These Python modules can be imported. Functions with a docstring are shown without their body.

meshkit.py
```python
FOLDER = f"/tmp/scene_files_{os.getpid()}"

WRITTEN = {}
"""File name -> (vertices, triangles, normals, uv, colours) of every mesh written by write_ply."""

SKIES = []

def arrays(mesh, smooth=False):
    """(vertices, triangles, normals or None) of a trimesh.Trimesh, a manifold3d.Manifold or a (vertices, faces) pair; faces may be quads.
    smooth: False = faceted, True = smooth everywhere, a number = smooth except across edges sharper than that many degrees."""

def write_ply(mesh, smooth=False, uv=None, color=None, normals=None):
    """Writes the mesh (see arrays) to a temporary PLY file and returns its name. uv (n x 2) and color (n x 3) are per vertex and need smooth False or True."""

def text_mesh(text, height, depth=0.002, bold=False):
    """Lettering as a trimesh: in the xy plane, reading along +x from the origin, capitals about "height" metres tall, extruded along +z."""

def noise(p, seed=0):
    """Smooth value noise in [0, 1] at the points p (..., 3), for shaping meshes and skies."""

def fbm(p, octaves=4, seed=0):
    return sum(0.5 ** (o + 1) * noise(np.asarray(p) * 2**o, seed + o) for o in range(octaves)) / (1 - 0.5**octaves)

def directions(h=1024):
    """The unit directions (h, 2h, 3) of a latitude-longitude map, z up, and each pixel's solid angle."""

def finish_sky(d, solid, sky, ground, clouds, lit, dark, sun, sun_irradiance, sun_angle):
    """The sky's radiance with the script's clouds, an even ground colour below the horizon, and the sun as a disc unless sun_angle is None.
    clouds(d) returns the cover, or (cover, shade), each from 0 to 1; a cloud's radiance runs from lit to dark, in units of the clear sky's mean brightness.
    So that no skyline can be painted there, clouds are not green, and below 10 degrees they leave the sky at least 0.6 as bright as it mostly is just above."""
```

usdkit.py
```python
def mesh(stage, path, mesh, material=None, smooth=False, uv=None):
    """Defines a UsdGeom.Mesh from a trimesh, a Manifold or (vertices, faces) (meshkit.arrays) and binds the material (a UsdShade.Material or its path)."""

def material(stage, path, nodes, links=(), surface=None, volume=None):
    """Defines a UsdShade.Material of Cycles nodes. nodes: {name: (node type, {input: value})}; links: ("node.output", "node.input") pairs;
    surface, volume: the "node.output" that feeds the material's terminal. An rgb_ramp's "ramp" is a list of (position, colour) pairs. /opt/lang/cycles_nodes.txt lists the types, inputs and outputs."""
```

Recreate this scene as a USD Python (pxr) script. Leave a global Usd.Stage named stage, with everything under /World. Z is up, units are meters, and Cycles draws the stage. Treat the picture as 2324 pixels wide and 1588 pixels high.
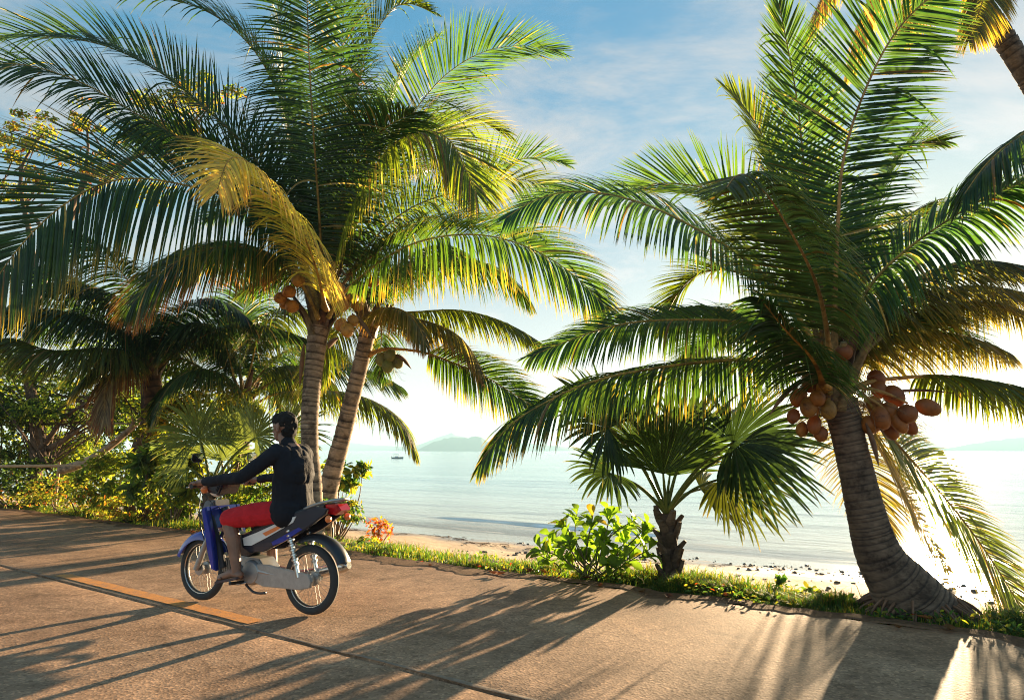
import math, random
import numpy as np, trimesh, manifold3d as m3
from scipy.interpolate import CubicSpline
from pxr import Usd, UsdGeom, UsdLux, UsdShade, Gf, Sdf, Vt
import usdkit, meshkit

stage = Usd.Stage.CreateInMemory()
UsdGeom.SetStageUpAxis(stage, "Z"); UsdGeom.SetStageMetersPerUnit(stage, 1.0)
UsdGeom.Xform.Define(stage, "/World"); UsdGeom.Scope.Define(stage, "/World/Looks")
PI = math.pi
def LK(name): return "/World/Looks/" + name

# ------------------------------------------------------------------ camera, sky, sun, exposure
CAM_H, PITCH, FOCAL, APERTURE = 1.30, math.radians(8.372), 24.0, 36.0
EXPOSURE = 2.6
SUN_AZ, SUN_EL = math.radians(31.2), math.radians(7.0)     # azimuth clockwise from +y (the way the camera looks)
SKY_STRENGTH, SUN_INTENSITY = 0.09, 1.25
cam = UsdGeom.Camera.Define(stage, "/World/camera")
cam.CreateFocalLengthAttr(FOCAL); cam.CreateHorizontalApertureAttr(APERTURE); cam.CreateVerticalApertureAttr(APERTURE * 699 / 1024)
cam.CreateExposureAttr(EXPOSURE)
cam.CreateClippingRangeAttr(Gf.Vec2f(0.05, 60000))
_x = UsdGeom.Xformable(cam)
_x.AddTranslateOp().Set(Gf.Vec3d(0, 0, CAM_H)); _x.AddRotateXOp().Set(90 + math.degrees(PITCH))

usdkit.material(stage, LK("sky_look"), {
    "sky": ("sky_texture", {"sky_type": "single_scattering", "sun_disc": False, "sun_elevation": SUN_EL, "sun_rotation": SUN_AZ,
                            "altitude": 0.0, "air_density": 1.0, "aerosol_density": 0.6, "ozone_density": 2.0}),
    "tc": ("texture_coordinate", {}),
    "xyz": ("separate_xyz", {}),
    # project the view direction on a flat layer of cloud, so that the veils stretch towards the horizon
    "zz": ("math", {"math_type": "maximum", "value2": 0.0}), "zz2": ("math", {"math_type": "add", "value2": 0.16}),
    "px": ("math", {"math_type": "divide"}), "py": ("math", {"math_type": "divide"}),
    "pv": ("combine_xyz", {"z": 0.0}),
    "map": ("mapping", {"location": (3.1, 1.7, 0.4), "rotation": (0, 0, 0.5), "scale": (1.0, 1.7, 1.0)}),
    "n1": ("noise_texture", {"scale": 1.25, "detail": 10.0, "roughness": 0.64, "distortion": 0.35}),
    "n2": ("noise_texture", {"scale": 2.6, "detail": 8.0, "roughness": 0.62, "distortion": 0.2}),
    "r1": ("map_range", {"range_type": "smoothstep", "from_min": 0.38, "from_max": 0.66, "to_min": 0.0, "to_max": 0.8, "clamp": True}),
    "r2": ("map_range", {"range_type": "smoothstep", "from_min": 0.54, "from_max": 0.74, "to_min": 0.0, "to_max": 0.75, "clamp": True}),
    "mx": ("math", {"math_type": "maximum"}),
    "hz": ("map_range", {"range_type": "smoothstep", "from_min": -0.02, "from_max": 0.50, "to_min": 0.9, "to_max": 0.0, "clamp": True}),
    "mx2": ("math", {"math_type": "maximum"}),
    # cloud takes its light from the sky's own brightness there, with the colour washed out
    "bw": ("rgb_to_bw", {}), "cl": ("combine_color", {}),
    "cg": ("mix", {"mix_type": "multiply", "fac": 1.0, "color2": (1.03, 1.0, 0.97)}),
    "boost": ("mix", {"mix_type": "multiply", "fac": 1.0, "color2": (1.05, 1.05, 1.05)}),
    "gm": ("gamma", {"gamma": 0.36}), "sat": ("hsv", {"saturation": 2.7, "value": 0.80}),
    "tint": ("mix", {"mix_type": "multiply", "fac": 1.0, "color2": (0.80, 1.0, 1.02)}),
    "out": ("mix", {"mix_type": "mix"}),
    "bg": ("background_shader", {"strength": SKY_STRENGTH}),
}, [("tc.generated", "xyz.vector"), ("xyz.z", "zz.value1"), ("zz.value", "zz2.value1"), ("xyz.x", "px.value1"), ("zz2.value", "px.value2"),
    ("xyz.y", "py.value1"), ("zz2.value", "py.value2"), ("px.value", "pv.x"), ("py.value", "pv.y"), ("pv.vector", "map.vector"),
    ("map.vector", "n1.vector"), ("map.vector", "n2.vector"), ("n1.fac", "r1.value"), ("n2.fac", "r2.value"), ("r1.result", "mx.value1"), ("r2.result", "mx.value2"),
    ("xyz.z", "hz.value"), ("mx.value", "mx2.value1"), ("hz.result", "mx2.value2"),
    ("sky.color", "gm.color"), ("gm.color", "sat.color"), ("gm.color", "bw.color"), ("bw.val", "cl.r"), ("bw.val", "cl.g"), ("bw.val", "cl.b"), ("cl.color", "cg.color1"), ("cg.color", "boost.color1"),
    ("sat.color", "tint.color1"), ("tint.color", "out.color1"), ("boost.color", "out.color2"), ("mx2.value", "out.fac"), ("out.color", "bg.color")], surface="bg.background")
sky = UsdLux.DomeLight.Define(stage, "/World/sky")
UsdShade.MaterialBindingAPI.Apply(sky.GetPrim()).Bind(UsdShade.Material.Get(stage, LK("sky_look")))
sky.GetPrim().SetCustomDataByKey("kind", "structure")
sky.GetPrim().SetCustomDataByKey("label", "blue sky with thin white cloud veils, glowing white low on the right")
sky.GetPrim().SetCustomDataByKey("category", "sky")
sun = UsdLux.DistantLight.Define(stage, "/World/sun")
sun.CreateIntensityAttr(SUN_INTENSITY); sun.CreateAngleAttr(0.7); sun.CreateNormalizeAttr(True); sun.CreateColorAttr(Gf.Vec3f(1.0, 0.74, 0.44))
_x = UsdGeom.Xformable(sun)
_x.AddRotateZOp().Set(-math.degrees(SUN_AZ)); _x.AddRotateXOp().Set(90 - math.degrees(SUN_EL) + 180 - 180)
# with no turn the light shines along -z; turned by 90 - elevation about x it comes from the -y side, so turn the other way
_x.ClearXformOpOrder()
_x = UsdGeom.Xformable(sun)
_x.AddTransformOp().Set(Gf.Matrix4d(1))
def _sun_matrix():
    t = np.array([math.sin(SUN_AZ) * math.cos(SUN_EL), math.cos(SUN_AZ) * math.cos(SUN_EL), math.sin(SUN_EL)])   # towards the sun = +z of the light
    x = np.cross([0, 0, 1.0], t); x /= np.linalg.norm(x); y = np.cross(t, x)
    m = np.eye(4); m[0, :3], m[1, :3], m[2, :3] = x, y, t
    return Gf.Matrix4d(*m.ravel().tolist())
sun.GetPrim().GetAttribute("xformOp:transform").Set(_sun_matrix())

# ------------------------------------------------------------------ helpers
SURVEY_F = FOCAL / APERTURE * 2324.0
def at(px, py, d):
    """The point at distance d (along +y) that a sight line measured on the photograph meets."""
    u, v = (px - 1162) / SURVEY_F, (794 - py) / SURVEY_F
    fy, fz = math.cos(PITCH) - math.sin(PITCH) * v, math.sin(PITCH) + math.cos(PITCH) * v
    return np.array([u / fy * d, d, CAM_H + fz / fy * d])
def on(px, py, z=0.0):
    """The point at height z on that sight line."""
    u, v = (px - 1162) / SURVEY_F, (794 - py) / SURVEY_F
    fy, fz = math.cos(PITCH) - math.sin(PITCH) * v, math.sin(PITCH) + math.cos(PITCH) * v
    d = (z - CAM_H) * fy / fz
    return np.array([u / fy * d, d, z])
RD, RN = np.array([-0.8115, 0.5843]), np.array([0.5843, 0.8115])     # along the road, across it towards the sea
def sn(s, n): return RD * s + RN * n
def nrm(v): v = np.asarray(v, float); return v / max(np.linalg.norm(v), 1e-12)
def unit(v): return v / np.maximum(np.linalg.norm(v, axis=-1, keepdims=True), 1e-12)

_used = {}
def path(name, parent=None):
    base = (parent if isinstance(parent, str) else str(parent.GetPath())) if parent is not None else "/World"
    k = base + "/" + name
    c = _used.get(k, 0); _used[k] = c + 1
    return k if c == 0 else f"{k}_{c:03d}"
def tag(p, label=None, category=None, group=None, kind=None):
    for k, v in (("label", label), ("category", category), ("group", group), ("kind", kind)):
        if v is not None: p.SetCustomDataByKey(k, v)
    return p
def thing(name, label, category, group=None, loc=(0, 0, 0), rotz=0.0, kind=None):
    x = UsdGeom.Xform.Define(stage, path(name))
    x.AddTranslateOp().Set(Gf.Vec3d(*map(float, loc)))
    if rotz: x.AddRotateZOp().Set(math.degrees(rotz))
    return tag(x.GetPrim(), label, category, group, kind)
def obj(name, mesh, mat, parent=None, smooth=False, col=None, loc=None, kind=None, label=None):
    """ONE Mesh prim. loc: the parent's place, to be taken off points given in world space."""
    if isinstance(mesh, tuple): mesh = (np.asarray(mesh[0], float), mesh[1])
    if loc is not None:
        v, f, _ = meshkit.arrays(mesh, False); mesh = (v - np.asarray(loc), f)
    p = path(name, parent)
    m = usdkit.mesh(stage, p, mesh, LK(mat), smooth)
    if col is not None:
        UsdGeom.PrimvarsAPI(m).CreatePrimvar("pigment", Sdf.ValueTypeNames.Color3fArray, "vertex").Set(Vt.Vec3fArray.FromNumpy(np.asarray(col, np.float32)))
    return tag(m.GetPrim(), label, None, None, kind)
def join(parts):
    """Joins (vertices, triangles[, colours])."""
    vs, fs, cs, k = [], [], [], 0
    for p in parts:
        v, f = (p.vertices, p.faces) if hasattr(p, "faces") else p[:2]
        f = np.asarray(f)
        if f.shape[1] == 4: f = np.vstack([f[:, [0, 1, 2]], f[:, [0, 2, 3]]])
        vs.append(v); fs.append(f + k); k += len(v)
        if not hasattr(p, "faces") and len(p) > 2: cs.append(p[2])
    return (np.vstack(vs), np.vstack(fs), np.vstack(cs)) if cs else (np.vstack(vs), np.vstack(fs))
def box(sx, sy, sz, at=(0, 0, 0), bev=0.0):
    if bev <= 0:
        b = trimesh.creation.box((sx, sy, sz)); b.apply_translation(at); return b
    h = np.array([sx, sy, sz]) / 2 - bev
    pts = [[a * h[0], b * h[1], c * h[2]] for a in (-1, 1) for b in (-1, 1) for c in (-1, 1)]
    pts = np.array([np.array(q) + np.array(o) * bev for q in pts for o in ((1, 0, 0), (-1, 0, 0), (0, 1, 0), (0, -1, 0), (0, 0, 1), (0, 0, -1), (.6, .6, .6), (-.6, .6, .6), (.6, -.6, .6), (.6, .6, -.6), (-.6, -.6, .6), (-.6, .6, -.6), (.6, -.6, -.6), (-.6, -.6, -.6))])
    b = trimesh.convex.convex_hull(pts); b.apply_translation(at); return b
def spline(pts, m):
    pts = np.asarray(pts, float)
    if len(pts) == 2: return pts[0] + (pts[1] - pts[0]) * np.linspace(0, 1, m)[:, None]
    t = np.r_[0, np.cumsum(np.linalg.norm(np.diff(pts, axis=0), axis=1) ** 0.8)]; t /= t[-1]
    q = CubicSpline(t, pts, bc_type="natural")(np.linspace(0, 1, 8 * m))
    a = np.r_[0, np.cumsum(np.linalg.norm(np.diff(q, axis=0), axis=1))]
    return np.stack([np.interp(np.linspace(0, a[-1], m), a, q[:, k]) for k in range(3)], 1)
def tube(pts, rad, seg=8, flat=None, cap=True):
    """A tube along points; rad one radius or one each; flat = (side vectors, factor) widens it along that side."""
    pts = np.asarray(pts, float); n = len(pts); rad = np.broadcast_to(np.asarray(rad, float), (n,))
    T = unit(np.gradient(pts, axis=0))
    ref = np.array([0, 0, 1.0]) if abs(T[0][2]) < 0.9 else np.array([1.0, 0, 0])
    A = np.zeros_like(pts); a = nrm(np.cross(T[0], ref))
    for i in range(n):
        a = nrm(a - T[i] * (a @ T[i])); A[i] = a
    B = np.cross(T, A)
    ang = np.arange(seg) * 2 * PI / seg
    if flat is not None:
        A = unit(flat[0] - T * (flat[0] * T).sum(1, keepdims=True)); B = np.cross(T, A)
        k = np.broadcast_to(np.asarray(flat[1], float), (n,))
    else: k = np.ones(n)
    v = pts[:, None] + rad[:, None, None] * (np.cos(ang)[None, :, None] * A[:, None] * k[:, None, None] + np.sin(ang)[None, :, None] * B[:, None])
    v = v.reshape(-1, 3)
    i, j = np.meshgrid(np.arange(n - 1), np.arange(seg), indexing="ij"); i, j = i.ravel(), j.ravel(); j2 = (j + 1) % seg
    f = np.vstack([np.stack([i * seg + j, i * seg + j2, (i + 1) * seg + j2], 1), np.stack([i * seg + j, (i + 1) * seg + j2, (i + 1) * seg + j], 1)])
    if cap:
        v = np.vstack([v, pts[0], pts[-1]]); q = np.arange(seg); q2 = (q + 1) % seg
        f = np.vstack([f, np.stack([np.full(seg, n * seg), q2, q], 1), np.stack([np.full(seg, n * seg + 1), (n - 1) * seg + q, (n - 1) * seg + q2], 1)])
    return v, f
def lathe(profile, seg=24, axis="z"):
    """Revolves (radius, height) pairs; a closed or open profile."""
    pr = np.asarray(profile, float); a = np.arange(seg) * 2 * PI / seg
    v = np.stack([pr[:, None, 0] * np.cos(a), pr[:, None, 0] * np.sin(a), np.broadcast_to(pr[:, None, 1], (len(pr), seg))], -1).reshape(-1, 3)
    if axis == "y": v = v[:, [0, 2, 1]] * [1, 1, -1]
    if axis == "x": v = v[:, [2, 0, 1]]
    i, j = np.meshgrid(np.arange(len(pr) - 1), np.arange(seg), indexing="ij"); i, j = i.ravel(), j.ravel(); j2 = (j + 1) % seg
    f = np.vstack([np.stack([i * seg + j, i * seg + j2, (i + 1) * seg + j2], 1), np.stack([i * seg + j, (i + 1) * seg + j2, (i + 1) * seg + j], 1)])
    return v, f
def move(mesh, m=None, t=(0, 0, 0)):
    v, f = mesh[:2] if isinstance(mesh, tuple) else (np.array(mesh.vertices), np.array(mesh.faces))
    v = np.asarray(v, float)
    if m is not None: v = v @ np.asarray(m, float).T
    return (v + np.asarray(t, float), f) + tuple(mesh[2:] if isinstance(mesh, tuple) else ())
def rot(axis, a): return trimesh.transformations.rotation_matrix(a, axis)[:3, :3]
def frame_to(zdir, xhint=(1, 0, 0)):
    z = nrm(zdir); x = np.asarray(xhint, float); x = x - z * (x @ z)
    if np.linalg.norm(x) < 1e-6: x = np.array([0, 1.0, 0]) - z * z[1]
    x = nrm(x); return np.stack([x, np.cross(z, x), z], 1)
# ------------------------------------------------------------------ materials
def M(name, nodes, links, surface, **k): return usdkit.material(stage, LK(name), nodes, links, surface=surface, **k)
def plain(name, color, rough=0.5, metal=0.0, spec=0.5, var=0.12, scale=18.0, bump=0.0, coat=0.0):
    dark = tuple(c * (1 - var) for c in color); light = tuple(min(1, c * (1 + var)) for c in color)
    nodes = {"tc": ("texture_coordinate", {}), "n": ("noise_texture", {"scale": scale, "detail": 4.0, "roughness": 0.6}),
             "r": ("rgb_ramp", {"ramp": [(0.3, dark), (0.7, light)]}),
             "p": ("principled_bsdf", {"roughness": rough, "metallic": metal, "specular_ior_level": spec, "coat_weight": coat})}
    links = [("tc.object", "n.vector"), ("n.fac", "r.fac"), ("r.color", "p.base_color")]
    if bump:
        nodes["b"] = ("bump", {"strength": 0.6, "distance": bump}); links += [("n.fac", "b.height"), ("b.normal", "p.normal")]
    return M(name, nodes, links, "p.BSDF")

def leaf_material(name, attr=True, color=(0.06, 0.12, 0.02), thru=0.42, rough=0.38, spec=0.45, tmul=(1.9, 1.75, 0.9), back=None):
    """A leaf: gloss and colour on the face, light passing through."""
    nodes = {"a": ("attribute", {"attribute": "pigment"}) if attr else ("color", {"value": color}),
             "tc": ("texture_coordinate", {}), "n": ("noise_texture", {"scale": 9.0, "detail": 3.0}),
             "v": ("map_range", {"from_min": 0.3, "from_max": 0.7, "to_min": 0.78, "to_max": 1.22, "clamp": True}),
             "vc": ("combine_color", {}),
             "c": ("mix", {"mix_type": "multiply", "fac": 1.0}),
             "t": ("mix", {"mix_type": "multiply", "fac": 1.0, "color2": tmul}),
             "p": ("principled_bsdf", {"roughness": rough, "specular_ior_level": spec}),
             "tr": ("translucent_bsdf", {}), "mx": ("mix_closure", {"fac": thru})}
    links = [("tc.object", "n.vector"), ("n.fac", "v.value"), ("v.result", "vc.r"), ("v.result", "vc.g"), ("v.result", "vc.b"),
             ("a.color", "c.color1"), ("vc.color", "c.color2"), ("c.color", "p.base_color"), ("c.color", "t.color1"), ("t.color", "tr.color"),
             ("p.BSDF", "mx.closure1"), ("tr.BSDF", "mx.closure2")]
    return M(name, nodes, links, "mx.closure")
leaf_material("palm_leaf", rough=0.36, spec=0.5, thru=0.46, tmul=(2.15, 2.25, 0.8))
leaf_material("fan_leaf", rough=0.42, spec=0.45, thru=0.28)
leaf_material("soft_leaf", rough=0.5, spec=0.3, thru=0.52, tmul=(2.3, 2.2, 0.8))
leaf_material("dry_leaf_look", rough=0.8, spec=0.1, thru=0.25, tmul=(1.3, 1.0, 0.7))

def bark(name, attr, bump, rough=0.85, scale=(14, 14, 50)):
    M(name, {"a": ("attribute", {"attribute": "pigment"}), "g": ("geometry", {}), "m": ("mapping", {"scale": scale}),
             "n": ("noise_texture", {"scale": 1.0, "detail": 6.0, "roughness": 0.65}), "n2": ("noise_texture", {"scale": 4.5, "detail": 7.0, "roughness": 0.7}), "bl": ("rgb_ramp", {"ramp": [(0.36, (0.30, 0.27, 0.25)), (0.50, (0.92, 0.9, 0.88)), (0.68, (1.25, 1.22, 1.15))]}), "c2": ("mix", {"mix_type": "multiply", "fac": 1.0}),
             "v": ("map_range", {"from_min": 0.25, "from_max": 0.75, "to_min": 0.55, "to_max": 1.4, "clamp": True}), "vc": ("combine_color", {}),
             "c": ("mix", {"mix_type": "multiply", "fac": 1.0}), "b": ("bump", {"strength": 0.8, "distance": bump}),
             "p": ("principled_bsdf", {"roughness": rough, "specular_ior_level": 0.25})},
      [("g.position", "m.vector"), ("m.vector", "n.vector"), ("n.fac", "v.value"), ("v.result", "vc.r"), ("v.result", "vc.g"), ("v.result", "vc.b"),
       ("g.position", "n2.vector"), ("n2.fac", "bl.fac"), ("c.color", "c2.color1"), ("bl.color", "c2.color2"), ("a.color", "c.color1"), ("vc.color", "c.color2"), ("c2.color", "p.base_color"), ("n.fac", "b.height"), ("b.normal", "p.normal")], "p.BSDF")
bark("palm_bark", True, 0.012)
bark("tree_bark", True, 0.02, scale=(22, 22, 9))
bark("petiole_look", True, 0.002, rough=0.5, scale=(30, 30, 30))
def nut_look(name, c0, c1, c2):
    M(name, {"o": ("object_info", {}), "r": ("rgb_ramp", {"ramp": [(0.0, c0), (0.5, c1), (1.0, c2)]}), "tc": ("texture_coordinate", {}), "n": ("noise_texture", {"scale": 11.0, "detail": 7.0, "roughness": 0.7}),
             "k": ("rgb_ramp", {"ramp": [(0.33, (0.35, 0.3, 0.28)), (0.46, (0.9, 0.9, 0.9)), (0.7, (1.2, 1.2, 1.15))]}), "m": ("mix", {"mix_type": "multiply", "fac": 1.0}), "b": ("bump", {"strength": 0.4, "distance": 0.008}),
             "p": ("principled_bsdf", {"roughness": 0.5, "specular_ior_level": 0.35})},
      [("o.random", "r.fac"), ("tc.object", "n.vector"), ("n.fac", "k.fac"), ("r.color", "m.color1"), ("k.color", "m.color2"), ("m.color", "p.base_color"), ("n.fac", "b.height"), ("b.normal", "p.normal")], "p.BSDF")
nut_look("coconut_look", (0.15, 0.040, 0.010), (0.25, 0.080, 0.014), (0.21, 0.11, 0.022))
nut_look("golden_coconut_look", (0.34, 0.115, 0.016), (0.42, 0.18, 0.026), (0.30, 0.16, 0.03))
nut_look("green_coconut_look", (0.12, 0.13, 0.03), (0.16, 0.16, 0.035), (0.19, 0.16, 0.04))
plain("coconut_cap", (0.13, 0.06, 0.02), 0.8)
plain("fibre_look", (0.13, 0.06, 0.025), 0.9, var=0.4, scale=40)
plain("husk_look", (0.12, 0.06, 0.03), 0.75, var=0.3, scale=14)
plain("bamboo_look", (0.34, 0.19, 0.08), 0.55, var=0.25, scale=10)

# concrete road: warm, with exposed grit, tyre polish and old stains
M("concrete", {"g": ("geometry", {}),
    "n1": ("noise_texture", {"scale": 0.55, "detail": 6.0, "roughness": 0.62}), "n2": ("noise_texture", {"scale": 5.0, "detail": 7.0, "roughness": 0.7}),
    "vo": ("voronoi_texture", {"scale": 150.0, "feature": "f1"}), "vo2": ("voronoi_texture", {"scale": 62.0, "feature": "f1", "randomness": 1.0}),
    "r1": ("rgb_ramp", {"ramp": [(0.30, (0.29, 0.170, 0.102)), (0.52, (0.395, 0.242, 0.148)), (0.72, (0.47, 0.305, 0.195))]}),
    "r2": ("rgb_ramp", {"ramp": [(0.30, (0.60, 0.58, 0.56)), (0.55, (1.0, 1.0, 1.0)), (0.75, (1.22, 1.2, 1.18))]}),
    "dt": ("vector_math", {"math_type": "dot_product", "vector2": (0.5843, 0.8115, 0.0)}), "n4": ("noise_texture", {"scale": 1.6, "detail": 8.0, "roughness": 0.7}),
    "ed": ("math", {"math_type": "multiply_add", "value2": 1.5}), "ef": ("map_range", {"range_type": "smoothstep", "from_min": 6.45, "from_max": 6.95, "to_min": 0.0, "to_max": 0.9, "clamp": True}),
    "dirt": ("mix", {"color2": (0.20, 0.105, 0.055)}), "n5": ("noise_texture", {"scale": 0.9, "detail": 9.0, "roughness": 0.72, "distortion": 1.2}), "st": ("rgb_ramp", {"ramp": [(0.32, (0.55, 0.53, 0.53)), (0.44, (0.95, 0.95, 0.95)), (0.62, (1.0, 1.0, 1.0)), (0.75, (1.18, 1.15, 1.1))]}), "m3": ("mix", {"mix_type": "multiply", "fac": 1.0}),
    "cv": ("voronoi_texture", {"scale": 0.55, "feature": "distance_to_edge", "randomness": 1.0}), "cn": ("noise_texture", {"scale": 3.0, "detail": 6.0}), "cm": ("mix", {"mix_type": "linear_light", "fac": 0.12}),
    "cr": ("rgb_ramp", {"ramp": [(0.0, (0.45, 0.42, 0.40)), (0.006, (0.75, 0.73, 0.72)), (0.012, (1.0, 1.0, 1.0))]}), "m4": ("mix", {"mix_type": "multiply"}), "ck": ("map_range", {"from_min": 0.52, "from_max": 0.62, "to_min": 0.0, "to_max": 0.8, "clamp": True}),
    "tw": ("math", {"math_type": "multiply_add", "value2": 4.33, "value3": 0.22}), "tsn": ("math", {"math_type": "sine"}), "tr": ("map_range", {"from_min": -1.0, "from_max": 0.6, "to_min": 0.84, "to_max": 1.03, "clamp": True}), "tc3": ("combine_color", {}), "m5": ("mix", {"mix_type": "multiply", "fac": 1.0}),
    "sep": ("separate_color", {}), "gr": ("rgb_ramp", {"ramp": [(0.0, (0.55, 0.52, 0.5)), (0.25, (0.9, 0.9, 0.9)), (0.8, (1.0, 1.0, 1.0)), (0.93, (1.5, 1.45, 1.4))]}),
    "m1": ("mix", {"mix_type": "multiply", "fac": 1.0}), "m2": ("mix", {"mix_type": "multiply", "fac": 0.85}),
    "h1": ("math", {"math_type": "multiply_add", "value2": 0.55}), "h2": ("math", {"math_type": "multiply", "value2": 1.0}),
    "b": ("bump", {"strength": 0.6, "distance": 0.0035}),
    "p": ("principled_bsdf", {"roughness": 0.75, "specular_ior_level": 0.16})},
  [("g.position", "n1.vector"), ("g.position", "n2.vector"), ("g.position", "vo.vector"), ("g.position", "vo2.vector"), ("n1.fac", "r1.fac"), ("n2.fac", "r2.fac"),
   ("r1.color", "m1.color1"), ("r2.color", "m1.color2"), ("m1.color", "m2.color1"), ("vo2.color", "sep.color"), ("sep.r", "gr.fac"), ("gr.color", "m2.color2"), ("g.position", "n5.vector"), ("n5.fac", "st.fac"), ("m2.color", "m3.color1"), ("st.color", "m3.color2"),
   ("g.position", "cn.vector"), ("g.position", "cm.color1"), ("cn.color", "cm.color2"), ("cm.color", "cv.vector"), ("cv.distance", "cr.fac"), ("m3.color", "m4.color1"), ("cr.color", "m4.color2"), ("n1.fac", "ck.value"), ("ck.result", "m4.fac"),
   ("g.position", "dt.vector1"), ("g.position", "n4.vector"), ("n4.fac", "ed.value1"), ("dt.value", "ed.value3"), ("ed.value", "ef.value"), ("dt.value", "tw.value1"), ("tw.value", "tsn.value1"), ("tsn.value", "tr.value"), ("tr.result", "tc3.r"), ("tr.result", "tc3.g"), ("tr.result", "tc3.b"), ("m4.color", "m5.color1"), ("tc3.color", "m5.color2"), ("m5.color", "dirt.color1"), ("ef.result", "dirt.fac"), ("dirt.color", "p.base_color"),
   ("n2.fac", "h2.value1"), ("vo2.distance", "h1.value1"), ("h2.value", "h1.value3"), ("h1.value", "b.height"), ("b.normal", "p.normal")], "p.BSDF")
plain("tar", (0.17, 0.115, 0.08), 0.6, var=0.4, scale=12, bump=0.006)
M("road_paint", {"g": ("geometry", {}), "n": ("noise_texture", {"scale": 11.0, "detail": 8.0, "roughness": 0.75}), "n2": ("noise_texture", {"scale": 90.0, "detail": 3.0, "roughness": 0.7}),
    "ad": ("math", {"math_type": "multiply_add", "value2": 0.5}), "r": ("rgb_ramp", {"ramp": [(0.60, (0.33, 0.19, 0.115)), (0.74, (0.60, 0.24, 0.06)), (0.92, (0.68, 0.29, 0.07))]}),
    "p": ("principled_bsdf", {"roughness": 0.6}), "b": ("bump", {"strength": 0.5, "distance": 0.004})},
  [("g.position", "n.vector"), ("g.position", "n2.vector"), ("n2.fac", "ad.value1"), ("n.fac", "ad.value3"), ("ad.value", "r.fac"), ("r.color", "p.base_color"), ("n2.fac", "b.height"), ("b.normal", "p.normal")], "p.BSDF")

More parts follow.
